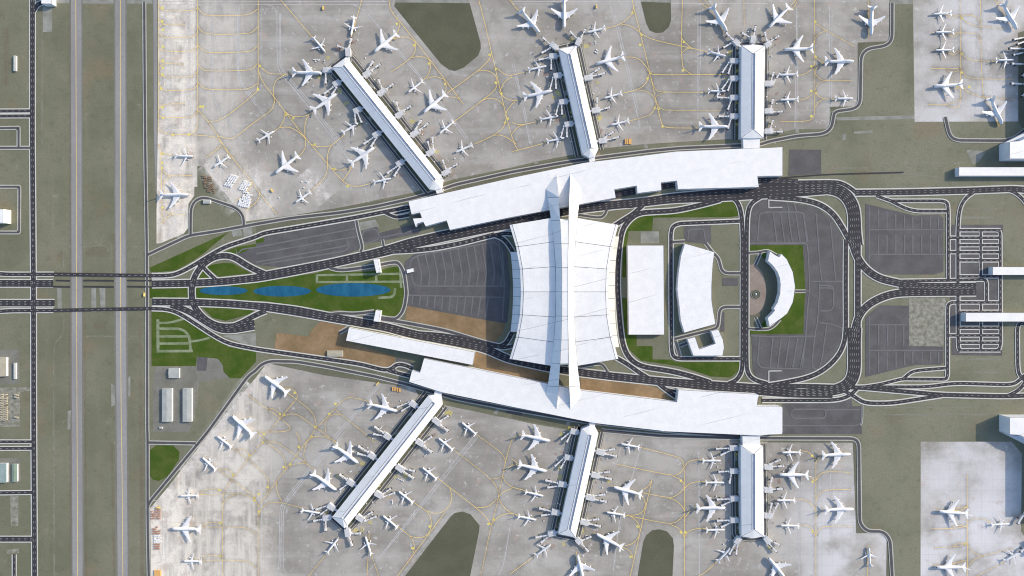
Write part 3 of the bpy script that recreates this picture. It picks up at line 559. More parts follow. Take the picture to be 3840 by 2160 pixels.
# ------------------------------------------------------------------ painted lines on the concrete
yl = '''
@0,0 1592,0 1592,1345|@0,1 1600,0 1615,80 1625,300 1630,800|@0,0 1989,-200 1989,1120 1994,1250 1960,1330 1900,1355 1660,1352 1605,1300
@0,0 1600,50 1620,95 1660,110 1920,110 1970,95 1989,70|@0,0 1600,290 1620,255 1660,242 1867,243|@0,0 1600,335 1630,370 1680,382 1930,376 1975,350 1989,310|@0,0 1600,190 1625,230 1660,242|@0,0 1600,470 1630,505 1670,517 1930,517 1975,485 1989,440
@0,0 1600,600 1640,640 1850,645|@0,0 1600,690 1620,655 1660,643|@0,0 1595,720 1620,765 1660,776 1920,776 1970,750 1989,710|@0,0 1592,810 1620,890 1660,915 1920,905 1975,880 1989,840|@0,0 1595,1110 1620,1060 1660,1047 1860,1043|@0,0 1592,1150 1620,1180 1660,1185 1920,1182 1970,1150 1989,1110
@0,0 1989,70 2020,130 2090,158 2400,158 2530,140 2590,90|@0,0 1989,250 2020,310 2090,348 2480,342 2550,320 2590,270|@0,0 1989,440 2030,505 2110,533 2500,522 2550,505 2590,460|@0,0 1989,630 2020,690 2080,717 2480,710 2550,690 2590,640|@0,0 1989,820 2030,880 2110,902 2420,905 2530,885 2590,840
@1,0 22,-200 22,650 22,880 0,930|@0,0 1989,1105 2095,1220 2200,1380 2240,1449 @0,1 2400,220 2540,380 2576,450 @1,1 210,710|@0,0 2095,1220 2180,1220 2300,1160 2576,930|@0,0 1900,1355 2140,1370 2200,1400 2240,1449|@0,0 2190,1365 2310,1400 2360,1390 2576,1215 @1,0 160,1110 185,1040 180,960
@0,1 1615,80 1700,105 1760,120|@0,1 1630,260 1680,315 1720,322 1930,318|@0,1 1640,420 1650,370 1720,322|@0,1 1650,660 1710,708 1875,706|@0,1 1630,800 1680,730 1740,708|@0,1 2075,135 2200,45 2225,0|@0,1 2200,45 2250,35 2290,70 2295,110|@0,1 2295,110 2320,130 2350,145|@0,1 2376,575 2500,480 2540,380|@0,1 2470,670 2576,590 2610,540 2610,480
@1,0 200,-60 250,0 700,530|@1,0 1080,-60 1065,0 955,385|@1,0 22,650 120,740 200,745 370,745|@1,0 22,700 60,820 180,970 290,1120 500,1395 @1,1 550,0 720,200 870,375 980,440 1180,392|@1,0 300,745 190,810 175,900 180,960 185,1040|@1,0 290,1120 340,1165 420,1178 520,1165 590,1110|@1,0 290,1120 290,1200 240,1285 185,1320|@1,0 240,1285 310,1275 400,1300 500,1395
@1,0 590,1110 520,1165 490,1250 490,1340 500,1449|@1,1 500,0 490,60 430,125|@1,0 780,1449 890,1355|@1,1 550,0 600,25 700,30 770,10|@1,1 770,0 720,80 720,200 715,300 660,380 540,490|@1,1 760,245 850,270 960,235|@1,1 870,375 965,235
@1,0 1335,-60 1340,50 1370,130 1450,220 1600,410 1750,600 1900,800 2090,1050|@1,0 1450,220 1440,290 1400,370 1360,410|@1,0 1390,390 1480,365 1560,385 1600,430|@1,0 1600,410 1610,500 1570,580 1360,725|@1,0 1570,580 1650,565 1720,585 1750,610|@1,0 1750,600 1760,690 1720,780 1650,830|@1,0 1720,790 1800,765 1890,795|@1,0 1890,790 1920,870 1900,940 1870,970|@1,0 1930,975 2000,975 2050,1000
@1,0 1920,940 2250,700 2350,600 2370,530|@1,0 2230,715 2300,700 2400,740 2430,800 2420,900 2290,1000 1980,1235|@1,0 2270,1010 2350,980 2450,1010 2490,1060|@1,0 2200,1449 2400,1360 2500,1280 2520,1180|@1,0 2400,1362 2460,1355 2540,1390 2620,1449
@1,0 2230,-60 2240,0 2290,180 2370,530 2430,780 2490,1050 2560,1330 2600,1449 @2,1 60,60|@2,0 0,1010 60,1010 120,995|@2,0 0,1045 50,1015|@2,0 0,755 170,720|@2,0 0,1230 60,1255 130,1252 290,1215|@2,0 0,1350 50,1280 130,1252|@2,0 -60,-60 0,30 70,110|@2,1 0,75 150,40 370,-20|@1,0 2430,690 2500,750 2576,762|@1,0 2576,775 2500,820 2460,900 2450,930|@1,0 2450,930 2520,1000 2590,1010|@1,0 2576,1050 2520,1120 2510,1170
@2,0 1205,-60 1210,0 1225,80 1290,330 1400,780 1440,980 1500,1230 1520,1270 1570,1288 1880,1288|@2,0 1225,60 1210,150 1100,245 930,290|@2,0 1100,248 1170,250 1240,285 1290,330 1390,395 1710,465 1810,485 1980,525|@2,0 1715,-60 1715,0 1705,350 1710,640 1725,695 1800,745|@2,0 1705,380 1740,430 1810,485|@2,0 1810,485 1750,490 1715,530|@2,0 1140,575 1210,572 1290,595 1360,680 1385,740 1440,755 2165,748
@2,0 1385,720 1370,800 1330,860 1260,905 1100,940|@2,0 1260,905 1330,910 1400,945 1445,1000 1450,1050 1440,1090 1390,1165 1175,1218|@2,0 1400,780 1420,860 1450,910 1500,928 1985,928|@2,0 1540,930 1480,945 1440,985|@2,0 1450,1030 1480,1080 1520,1105 1580,1110 2165,1108|@2,0 2333,-60 2336,262|@2,0 1850,-50 1885,0 1920,50 2000,95|@2,0 1915,-50 1945,0 2000,90
@3,0 465,-60 470,230 472,1130 460,1180 410,1222 120,1225|@3,0 470,230 590,310 870,465|@3,0 590,310 520,330 475,380 460,440|@3,0 470,570 510,610 560,628|@3,0 560,630 500,665 470,720 480,750 520,795 570,812 840,812|@3,0 570,812 510,830 480,880 470,920 420,970 360,1005 300,1005|@3,0 470,640 440,700 370,750 280,760|@3,0 470,910 500,965 560,995 690,1000|@3,0 560,995 510,1020 475,1080
@3,0 230,55 300,-20|@3,0 200,110 250,95 300,0|@3,0 1014,-60 1014,385|@3,0 1932,-60 1940,1050 1920,1075 1860,1085 1790,1055|@3,0 2138,-60 2148,970 2240,1110|@3,0 1640,150 2050,152 2100,170 2138,240|@3,0 1790,155 1830,182 1880,182 1930,150|@3,0 1930,150 1980,220 2080,260 2140,268 2400,290|@3,0 1650,330 2050,330 2110,350 2138,410|@3,0 1790,335 1840,365 1890,365 1930,335|@3,0 1660,513 1935,513|@3,0 1790,520 1840,548 1890,545 1935,513
@3,0 1935,513 1970,570 2050,608 2300,620|@3,0 1635,690 1940,692|@3,0 1785,695 1830,725 1890,725 1940,692|@3,0 1940,690 1970,750 2030,795 2480,797|@3,0 1800,885 1860,905 1920,885 1945,850|@3,0 1945,850 2000,920 2080,960 2150,972 2480,1000|@3,0 1605,1050 1790,1055 1880,1030 1925,1010 1940,970|@3,0 2270,-40 2280,0 2320,55|@3,0 2310,-40 2320,55 2380,180|@3,0 2290,1200 2330,1275
@0,2 2495,1075 2576,1135 @1,2 100,1210 250,1310 400,1449 @1,3 0,0|@1,2 310,1050 560,1230 600,1330 610,1410|@1,2 280,1010 340,1005 400,1040 420,1090 400,1130 240,1310 130,1449|@1,2 110,1210 170,1210 220,1240 250,1290|@1,2 250,1310 300,1275 360,1265 430,1275 610,1410 670,1449|@1,2 580,1449 610,1410 850,1150 900,1110 960,1098 1140,1143|@1,2 785,1215 1080,1449 @1,3 1195,105|@1,2 700,1449 690,1380 720,1300 780,1270 860,1272
@1,3 0,165 60,110 130,95 210,100 360,205 510,320 590,380|@1,3 580,0 500,110 400,240 300,370 20,750|@1,3 20,10 110,105 240,200 280,250 297,300 295,370|@1,3 0,340 80,410 130,490 130,560 110,610|@1,3 400,0 440,60 445,130 430,200|@1,3 500,110 560,55 620,38 720,48 810,110|@1,3 660,0 810,105|@1,3 510,110 480,200 480,260 510,320|@1,3 510,320 430,318 350,330 290,390|@1,3 210,490 205,570 225,630 260,700|@1,3 20,750 22,1600|@1,3 -5,690 20,750
@1,3 22,850 50,770 110,720 170,703 260,710 470,765|@1,3 480,1510 700,1240|@1,3 1115,1500 1140,1020|@1,3 1250,1500 1160,1230|@1,2 2200,1449 @1,3 2220,25 2450,190 2505,260 2510,300|@1,3 1990,180 2370,470 2430,570 2440,640|@1,3 2576,70 2540,180 2510,300 2480,440 2440,640 2420,760 2365,935 2240,1560|@1,3 2370,470 2430,470 2480,440|@1,3 2480,440 2510,510 2590,560|@1,3 2576,570 2500,590 2440,650
@1,3 1830,465 1950,560 2210,755 2320,860 2365,935|@1,3 1950,560 1975,640 1960,720 1900,800 1810,825 1720,795|@1,3 1590,710 1720,795 1765,880 1765,960 1730,1030 1680,1060 1600,1065 1550,1045|@1,3 1430,955 1550,1045 1590,1110 1595,1180 1580,1220|@1,3 1900,810 1750,1010 1340,1560|@1,3 2210,755 2280,765 2360,740 2420,680|@1,3 2440,660 2480,750 2576,820|@1,3 2365,935 2440,850 2500,825 2590,820|@1,3 2490,400 2590,325
@2,3 0,80 50,35 90,25|@2,3 0,275 70,320 0,345|@2,3 0,555 140,592|@2,3 0,822 80,838|@2,3 -20,1430 235,1240|@2,3 1290,155 1680,250 1720,295 1737,370 1735,1600|@2,3 1060,325 1620,443 1690,420 1735,350 1775,295 1840,278 1930,280|@2,3 1620,443 1690,470 1737,530|@2,3 1310,610 1580,665 1650,645 1737,570 1780,520 1850,500 1955,500|@2,3 1580,665 1650,690 1710,740 1737,800|@2,3 1140,835 1200,850 1590,930 1670,900 1735,830|@2,3 1590,930 1670,960 1720,1010 1735,1070
@2,3 1737,870 1780,800 1850,762|@2,3 1735,1060 1770,1000 1840,972 1970,972|@2,3 1408,485 1290,1000 1165,1560|@2,3 1320,580 1380,540 1408,485|@2,3 1300,640 1340,690 1345,750 1310,810 1250,838 1140,835|@2,3 1200,850 1260,900 1285,950 1290,1000|@2,3 1285,1040 1230,1120 1140,1145|@2,3 1115,1160 1170,1180 1210,1230 1218,1280|@2,3 1840,1470 1940,1420 2080,1290|@2,3 820,1005 850,1030|@2,3 1000,540 1020,545|@2,3 650,1449 650,1205
@3,3 482,200 482,1600|@3,3 315,190 390,192 440,225 482,280|@3,3 540,235 500,265 482,305|@3,3 830,405 600,398 540,410 500,450 482,490|@3,3 410,440 482,495|@3,3 835,580 590,580 520,605 485,690|@3,3 270,675 350,675 430,710 482,790|@3,3 590,768 520,790 485,860|@3,3 310,935 380,938 440,965 482,1050|@3,3 855,948 590,945 510,975 482,1040|@3,3 1008,1140 1000,1600|@3,3 2003,420 2010,1600|@3,3 1680,785 1850,790 1960,790 2005,740|@3,3 1870,785 1920,755 1970,755 2005,760
@3,3 1645,975 1860,970 1960,960 2005,930|@3,3 1850,970 1900,940 1960,938 2008,965|@3,3 2010,910 2060,875 2120,870 2190,880 2255,915|@3,3 1660,1163 1860,1157 1960,1145 2008,1095|@3,3 1850,1157 1900,1125 1960,1118 2010,1135|@3,3 2010,1130 2040,1190 2100,1235 2170,1248 2460,1168|@3,3 2170,1248 2080,1275 2015,1345|@3,3 1650,1345 1870,1330 2010,1285|@3,3 1860,1330 1920,1300 1980,1298|@3,3 2080,1460 2390,1300
@0,3 2000,625 2060,585 2130,570 2200,580 2245,600|@0,3 1995,630 2420,618 2500,640 2576,690|@0,3 2245,750 2245,600 2360,440 2576,180|@0,3 2240,740 2270,680 2330,640 2420,618|@0,3 2240,750 2236,1600|@0,3 2030,945 2090,910 2150,905 2240,935|@0,3 2030,957 2440,955 2520,980 2576,1030|@0,3 2020,1285 2080,1245 2150,1235 2235,1260|@0,3 2015,1290 2450,1288 2530,1320 2576,1370|@0,3 2330,150 2576,340 @1,3 0,340|@0,3 2360,175 2430,165 2490,190 2515,240|@0,3 2180,365 2576,660|@0,3 2220,375 2290,375 2340,410 2360,450
@0,0 762,-200 767,1449 @0,1 771,1449 @0,2 775,1449 @0,3 783,1700|@0,0 1211,-200 1211,1449 @0,2 1213,0 1219,1449 @0,3 1225,0 1238,1700
'''
def wear_mat(name, col, k, sc=.05):
    m, nt, bs = base_mat(name, .9); co = coords(nt); bs.inputs['Base Color'].default_value = col + (1,)
    at = nt.nodes.new('ShaderNodeAttribute'); at.attribute_name = 'fade'
    al = mul(nt, mul(nt, ramp(nt, at.outputs['Fac'], 0, 1), ramp(nt, noise(nt, co, sc, 5, .7), .3, .65)), k)
    nt.links.new(al, bs.inputs['Alpha']); return m
def soft(name, lines, mat, z0, r=1000):
    V = []; F = []; A = []
    for i, (s_, w_) in enumerate(lines):
        pts = fillet(P(s_), r, 4); b0 = len(V); z = z0 + (i % 150) * .0008
        q = [offs(pts, d * w_ / 2) for d in (-1, 0, 1)]
        for a_, m_, c_ in zip(*q):
            V += [W(a_[0], a_[1], z), W(m_[0], m_[1], z), W(c_[0], c_[1], z)]; A += [0.0, 1.0, 0.0]
        for j in range(len(pts) - 1):
            for k in (0, 1):
                f = (b0 + j*3 + k, b0 + j*3 + k + 1, b0 + j*3 + k + 4, b0 + j*3 + k + 3)
                F.append(f if (V[f[1]] - V[f[0]]).cross(V[f[2]] - V[f[0]]).z > 0 else f[::-1])
    o = new_mesh(name, V, F, mat); at = o.data.attributes.new('fade', 'FLOAT', 'POINT'); at.data.foreach_set('value', A)
    return tag(o, kind='structure')
ylines = [q for q in yl.strip().replace('\n', '|').split('|') if not q.startswith('@0,0 762') and not q.startswith('@0,0 1211')]
soft('tyre_wear', [(q, 30) for q in ylines], wear_mat('tyre_wear', (.20, .19, .18), .2), .014)
soft('worn_lane', [(q, 17) for q in ['@1,0 213,60 213,650 240,730 470,1000 820,1449 @1,1 940,170 1070,290 1110,500', '@1,0 960,40 1080,90 1290,330 1660,770 2130,1390', '@2,0 985,40 1020,130 1070,320 1255,1100 1290,1300', '@2,0 1880,100 1880,1200', '@2,0 10,640 120,1080 190,1449', '@0,0 2392,50 2398,750 2430,860 2576,1020 @1,0 0,1060 300,1420', '@0,0 2135,60 2135,960 2170,1040 2450,1449',
    '@1,2 1255,930 1185,1040 840,1449 @1,3 255,750 240,1440', '@1,3 2225,30 1215,1295 1100,1440', '@1,3 2560,930 2490,1350 2440,1440', '@2,3 1882,100 1885,1449', '@2,3 1310,100 1080,900 1020,1400', '@3,0 620,60 615,1290', '@3,0 295,60 285,1290', '@3,3 312,110 312,1449', '@3,3 630,110 630,1100', '@3,0 2110,0 2080,1200', '@3,3 458,200 458,1449',
    '@0,0 1905,60 1905,1200 1925,1449', '@0,0 1660,60 1660,1100', '@0,3 2260,600 2255,1449', '@0,3 2130,650 2130,1449', '@1,0 50,60 50,600', '@1,0 1500,110 1900,640 2010,760 2120,760', '@1,3 1460,1449 1950,820 2060,770 2170,800']], wear_mat('worn_lane', (.62, .61, .59), .42, .08), .012)
soft('bleached_lane', [('@1,2 420,1060 130,1449 @0,3 2576,130 2262,560 2250,1500', 130), ('@0,3 2060,560 2060,1500', 120), ('@0,3 1800,560 1760,1500', 90), ('@0,0 1905,40 1905,1449', 60), ('@0,0 1690,40 1690,1449', 60), ('@0,1 1790,0 1750,940', 90), ('@0,1 2090,180 2420,640', 150), ('@1,1 -60,250 160,640', 130), ('@1,1 480,280 720,560', 140), ('@0,2 2500,950 2160,1449 @0,3 1850,420', 90)], wear_mat('bleached_lane', (.78, .74, .69), .75, .06), .0125)
soft('ground_track', [('@0,1 530,480 530,900 560,980 640,1050 640,1250', 10), ('@0,2 645,320 640,470 560,540 540,640 540,1449 @0,3 545,700 545,1449', 10), ('@0,1 640,1035 1450,1030', 9), ('@0,2 830,485 1410,485', 9), ('@3,1 600,210 610,245 1020,240', 12), ('@3,1 1140,195 2000,190', 10), ('@3,1 900,260 1700,330', 9), ('@3,2 960,1275 2300,1275', 12), ('@3,2 990,1205 2100,1200', 8),
    ('@3,1 1900,650 2300,650', 22), ('@3,1 1900,740 2300,740', 20), ('@3,2 1880,715 2330,715', 20), ('@3,2 1880,850 2330,850', 20), ('@0,0 425,330 425,1449', 14), ('@0,3 540,0 545,1449', 9), ('@3,0 1025,500 1025,1150', 8), ('@0,2 1560,900 1570,790 1970,790 2000,870 1980,1250 1900,1390 1560,1390', 9), ('@0,2 1780,640 1780,1000', 8)], wear_mat('ground_track', (.36, .35, .29), .5, .03), .020, 60)
soft('clay_strip', [('@0,0 700,0 705,1449 @0,1 708,1449', 16), ('@0,2 700,200 705,1449 @0,3 715,1449', 14), ('@0,2 850,200 860,1449 @0,3 865,1449', 14), ('@0,3 1125,100 1150,1449', 16), ('@0,2 1410,300 1420,1449 @0,3 1430,1449', 26), ('@0,1 1150,900 1150,1290', 20), ('@0,1 860,1080 1110,1080', 60), ('@0,1 570,1130 660,1130', 50), ('@0,0 60,280 60,860', 34), ('@0,1 1030,20 1060,60', 14), ('@0,2 940,380 1060,380', 40)], wear_mat('clay_strip', (.25, .19, .135), .32, .02), .021, 60)
mb = MB(); i = 0
for s in yl.strip().replace('\n', '|').split('|'):
    mb.ribbon(fillet(P(s), 1000, 4), 3.7 * K, .045 + (i % 200) * .0004 + .002); i += 1
up(mb); tag(mb.build('taxiway_markings', M['paint_yellow']), kind='structure')
mb = MB()
for i, s in enumerate('''@1,0 0,15 1330,15|@1,0 0,45 1330,45|@2,0 0,15 1290,15|@2,0 0,40 1290,40|@2,0 1610,35 2576,35|@3,0 0,10 1200,10|@0,0 1590,15 2576,15|@0,0 1650,48 2576,48|@0,0 2135,60 2135,960 2170,1040 2450,1449|@0,0 2370,50 2390,130 2390,750 2420,850 2576,1060|@0,0 2395,60 2398,750 2435,855 2576,1030|@0,0 2415,50 2405,140 2405,750 2450,860 2576,1000
@1,0 60,45 170,55 210,130 213,650 240,730 470,1000 820,1449 @1,1 940,170 1070,290 1110,500|@1,0 235,140 233,640 260,715 490,985 840,1440|@1,0 245,130 247,640 275,710 505,975 860,1440|@1,0 960,40 1080,90 1290,330 1660,770 2130,1390|@1,0 1275,340 1645,780 2110,1400|@2,0 980,40 1010,130 1060,320 1250,1100 1290,1300|@2,0 1030,130 1085,320 1270,1100|@2,0 1870,100 1870,1200|@2,0 1900,100 1895,700|@2,0 0,640 80,950 180,1449|@2,0 20,640 150,1200
@1,2 1250,930 1180,1040 820,1449 @1,3 240,745 232,1350 200,1440|@1,2 1270,940 1200,1045 850,1449 @1,3 255,750 250,1360|@1,3 890,0 275,750 272,1360 310,1440|@1,3 2250,30 1220,1300 1100,1440|@1,3 2200,30 1215,1290|@1,3 2560,930 2490,1350 2440,1440|@2,3 1880,200 1885,1449|@2,3 1310,100 1080,900 1020,1400|@2,3 1110,100 1060,300|@3,0 620,60 615,1290|@3,0 645,100 640,1050|@3,0 290,60 270,1290|@3,3 312,200 312,1449|@3,3 630,360 630,1100|@3,0 300,300 300,1000|@0,3 1540,690 1615,690 1632,760 1632,1290 1610,1315 1550,1320|@0,3 1670,570 1670,1390'''.replace('\n', '|').split('|')):
    mb.ribbon(fillet(P(s), 30, 4), 5.2 * K, .034 + i * .0002)
up(mb); tag(mb.build('apron_lane_markings', M['paint_faint']), kind='structure')
mb = MB()
for i, (x, y) in enumerate(P('''@0,0 2015,1072 2042,1072 1740,1360 1900,1355 1635,80 1632,215 1640,300 1640,470 1640,610 1640,680 1635,750 1620,890 1635,1080 1640,1185 @1,0 40,662 1418,240 1590,455 1740,640 1905,845 2350,550 2415,695 2412,832 2470,940 2535,1195 2505,1235 375,1188 300,1155 20,900 @2,0 1215,130 1305,352 1290,450 1728,422 1720,708 1395,732 1365,790 1437,1087 1478,1095 1515,1272
   @3,0 478,218 480,572 437,668 437,915 480,935 437,1170 1950,180 1950,540 1950,730 1905,865 2025,875 @1,1 590,5 788,250 922,425 @1,2 390,1055 240,1270 800,1165 738,1268 595,1400 280,1275 @1,3 80,20 70,105 430,150 560,48 343,325 277,355 118,555 28,625 28,800 2390,880 2340,925 1748,950 1575,1170 @2,3 1700,490 1265,950 1700,1010 1745,1010 1195,1255 @0,3 2208,583 2220,915 2220,1250 2560,665 2560,690 2510,235 2345,430 @0,1 1632,190 1632,240 1635,640 1635,100 @3,3 445,240 450,500 450,1000 1985,1125''')):
    mb.poly([(x + 5.0*math.cos(t*.785), y + 5.0*math.sin(t*.785)) for t in range(8)], .032)
tag(mb.build('marker_discs', M['paint_disc']), kind='structure')

# ------------------------------------------------------------------ buildings
def outline(s, z): return [W(p[0], p[1], z) for p in (P(s) if isinstance(s, str) else s)]
def building(name, label, cat, roofline, h, wall='wall', group=None, roof='roof', z0=-.3, seams=()):
    top = outline(roofline, h); c = sum((Vector((p.x, p.y, 0)) for p in top), Vector()) / len(top)
    top = [p - c for p in top]
    t = empty(name, (c.x, c.y, 0)); tag(t, label, cat, group)
    a = MB(); a.prism(top, z0, h - .6, roof=False); a.build('wall', M[wall], t, fix=True)
    b = MB(); b.prism(top, h - .6, h); e_ = MB(); u_ = Vector((0, 0, .08))
    for p, q in zip(top, top[1:] + top[:1]):
        dd = (q - p).normalized(); pn = Vector((-dd.y, dd.x, 0)) * .28; e_.add([p+pn+u_, q+pn+u_, q-pn+u_, p-pn+u_], [(0, 1, 2, 3)])
    up(e_); b.build('roof', M[roof], t, extra=(e_, M['seam']))
    return t
CN = '@1,1 1533,577 2576,340 @2,1 720,190 1650,75 2330,45 2576,38 @3,1 147,30 147,320 0,322 @2,1 2470,325 2485,432 1670,455 1660,370 1500,388 1505,465 1262,495 1255,420 1030,457 1045,540 0,735 @1,1 1950,865 1918,770 1705,828 1683,783 1625,800 1605,832 1578,750 1668,743 1650,690 1565,708'
CS = '@1,2 1690,708 2576,890 @2,2 690,1030 1660,1148 1675,1025 2470,1070 2490,1080 2475,1105 2465,1190 2576,1190 @3,2 110,1190 147,1200 147,1449 @3,3 142,22 0,27 @2,3 2500,37 1500,-8 @2,2 1500,1436 830,1360 0,1195 @1,2 1870,1050 1540,945 1570,830 1650,850'
building('concourse', 'long white flat-roofed concourse curving along the top of the central road ring', 'terminal concourse', CN, 17)
building('concourse', 'long white flat-roofed concourse below the central terminal, next to brown dirt strip', 'terminal concourse', CS, 17)
building('hall_building', 'long narrow white roof hall standing on brown dirt beside the ring road', 'hall', '@1,2 935,398 2203,645 2180,775 905,530', 15, 'wall_cream')
building('kiosk', 'small white flat-roofed block straddling the road at the lawn top right', 'building', '@1,1 1180,1160 1226,1155 1250,1292 1210,1298', 17)
building('kiosk', 'small white flat-roofed block straddling the road at the lawn bottom right', 'building', '@1,2 1205,220 1252,228 1235,342 1182,335', 17)
building('guard_hut', 'tiny white hut at the left edge of the fan-shaped parking lot', 'hut', '@1,1 1513,1265 1583,1248 1590,1285 1520,1302', 4)
building('office_building', 'plain rectangular white-roofed block between terminal and the curved roof block', 'building', '@2,1 1162,1020 1525,1020 @2,2 1532,470 1175,470', 12)
building('office_building', 'white-roofed block with bulging left side and hollow right side', 'building', '#2500,880,3.15 215,105 565,205 545,350 530,600 530,770 552,920 578,1055 210,1158 165,1010 150,850 125,640 140,450 170,250', 13)
building('office_building', 'U-shaped white-roofed block wrapped around a dark courtyard', 'building', '#2500,880,3.15 245,1235 335,1210 385,1355 578,1287 525,1140 610,1120 665,1240 678,1335 660,1430 315,1430', 12)
hotel = building('hotel', 'crescent-shaped white hotel roof on the green lawn, open to the left', 'hotel', '#2500,880,3.15 1220,195 1280,240 1330,265 1355,225 1420,290 1490,440 1518,610 1505,720 1490,800 1425,930 1350,990 1215,1085 1193,985 1240,940 1278,895 1265,870 1310,800 1340,690 1345,590 1335,510 1310,440 1250,360 1195,310', 14)
building('freight_building', 'white-roofed block at the left picture edge within a looped service road', 'building', '@0,1 -160,652 32,655 32,793 -160,793', 20, 'wall_cream')
building('freight_building', 'white-roofed block at the top edge beside the long straight road', 'building', '@0,0 415,-130 520,-130 520,38 415,36', 13)
building('service_bar', 'long low white bar building above the upper ring road at the right edge', 'building', '@3,1 1922,233 2800,233 2800,320 1922,320', 12)
building('service_bar', 'short white bar building over the upper half of the right road grid', 'building', '@3,1 2262,1237 2800,1237 2800,1318 2262,1318', 12)
building('service_bar', 'white bar building lying across the lower half of the right road grid', 'building', '@3,2 1990,250 2800,250 2800,338 1990,338', 14)
for mir in (0, 1):
    f = (lambda p: (p[0], 2160 - p[1])) if mir else (lambda p: p)
    q = [f(p) for p in [(3787, 531), (3823, 529), (3842, 520), (3865, 503), (3900, 490), (4060, 490), (4060, 595), (3786.5, 595)]]
    low = [f(p) for p in [(3748, 541), (3795, 518), (3846, 492), (3890, 455), (3925, 400), (4060, 400), (4060, 480), (3900, 487), (3860, 505), (3840, 523), (3820, 532), (3785, 533)]]
    t = building('corner_block', 'tall white corner block at the right edge, %s' % ('lower one beside the pale concrete apron' if mir else 'upper one by the curved service road'), 'building', q if not mir else q[::-1], 27.6)
    c = t.location
    lw = MB(); a = [W(p[0], p[1], 0) - Vector((c.x, c.y, 0)) for p in (low if not mir else low[::-1])]
    lw.prism(a, -.3, 14); lw.build('lower_wing', M['wall'], t, fix=True)
# piers just outside the right edge: their shadows and boarding bridges reach into the picture
building('far_pier', 'white pier building beyond the right picture edge beside the upper apron', 'pier', [(3892, 150), (3990, 150), (3990, 480), (3892, 480)], 26)
building('far_pier', 'white pier building beyond the right picture edge beside the lower apron', 'pier', [(3892, 1660), (3990, 1660), (3990, 1920), (3892, 1920)], 26)

# low sheds
def shed(name, label, cat, x0, y0, x1, y1, cr, h, mat, group=None):
    q = P('@%s %s,%s %s,%s' % (cr, x0, y0, x1, y1)); a = W(q[0][0], q[0][1], h); b = W(q[1][0], q[1][1], h)
    cx, cy = (a.x + b.x) / 2, (a.y + b.y) / 2; hx, hy = abs(b.x - a.x) / 2, abs(b.y - a.y) / 2
    t = tag(empty(name, (cx, cy, 0)), label, cat, group)
    wl = MB(); wl.prism([(-hx, -hy), (hx, -hy), (hx, hy), (-hx, hy)], -.3, h - .5, roof=False); wl.build('wall', M['wall'], t, fix=True)
    rf = MB(); hx += .4; hy += .4
    if hy > hx: rf.add([(-hx, -hy, h-.5), (0, -hy, h+.5), (hx, -hy, h-.5), (-hx, hy, h-.5), (0, hy, h+.5), (hx, hy, h-.5)], [(0, 1, 4, 3), (1, 2, 5, 4), (0, 2, 1), (3, 4, 5)])
    else: rf.add([(-hx, -hy, h-.5), (-hx, 0, h+.5), (-hx, hy, h-.5), (hx, -hy, h-.5), (hx, 0, h+.5), (hx, hy, h-.5)], [(0, 3, 4, 1), (1, 4, 5, 2), (0, 1, 2), (3, 5, 4)])
    rf.build('roof', M[mat], t, fix=True)
    return t
shed('warehouse', 'left one of two long pale sheds below the striped lawn car park', 'shed', 1630, 1012, 1726, 1345, '0,2', 6, 'shed_roof')
shed('warehouse', 'right one of two long pale sheds below the striped lawn car park', 'shed', 1838, 1012, 1926, 1345, '0,2', 6, 'shed_roof')
shed('workshop', 'small pale square shed above the two long pale sheds', 'shed', 1697, 808, 1800, 905, '0,2', 5, 'shed_roof')
shed('depot_building', 'cream-roofed shed cut by the left edge above the parked trucks', 'shed', -60, 700, 60, 888, '0,2', 6, 'shed_cream')
shed('depot_building', 'narrow white shed right of the cream-roofed shed at left edge', 'shed', 132, 755, 156, 915, '0,2', 4, 'shed_roof')
shed('sports_hall', 'teal-roofed hall cut by the left edge', 'hall', -90, 318, 62, 508, '0,3', 6, 'shed_teal')
shed('sports_hall', 'narrow mint-green roof beside the teal-roofed hall', 'hall', 118, 325, 170, 500, '0,3', 4, 'shed_green')
shed('store_shed', 'narrow pale shed by the red clay strip at the upper left edge', 'shed', 130, 560, 158, 712, '0,0', 4, 'shed_roof')
shed('store_shed', 'pale shed on the brown dirt below the long narrow hall', 'shed', 718, 630, 870, 690, '1,2', 4, 'shed_cream')
shed('store_shed', 'tiny pale shed by the airside road below the lawn car park', 'shed', 1605, 1400, 1632, 1418, '0,2', 3, 'shed_roof')
shed('substation', 'low pale block inside the triangular looped service road', 'shed', 2045, 560, 2115, 598, '0,1', 4, 'shed_roof')
mb = MB()
fc = W(*P('#2500,880,3.15 1052,705')[0]); ft = tag(empty('fountain', (fc.x, fc.y, .35)), 'round grey fountain basin on the pink plaza inside the crescent', 'fountain')
for nm_, r0, r1, z in (('basin', 11, 9.8, .9), ('inner_basin', 6.8, 6, 1.2)):
    mb = MB(); prof = [(r1, 0), (r1, z), (r0, z), (r0, 0)]
    mb.loft([[(r*math.cos(t*math.pi/20), r*math.sin(t*math.pi/20), zz) for r, zz in prof] for t in range(41)], caps=False)
    mb.build(nm_, M['pad'], ft, fix=True)
mb = MB(); mb.cyl((0, 0, .3), (0, 0, .5), 9.7, n=40); mb.build('basin_water', M['island'], ft)
mb = MB(); mb.cyl((0, 0, .4), (0, 0, 3.2), 2.6, .6, 16); mb.build('spout', M['bridge_white'], ft)

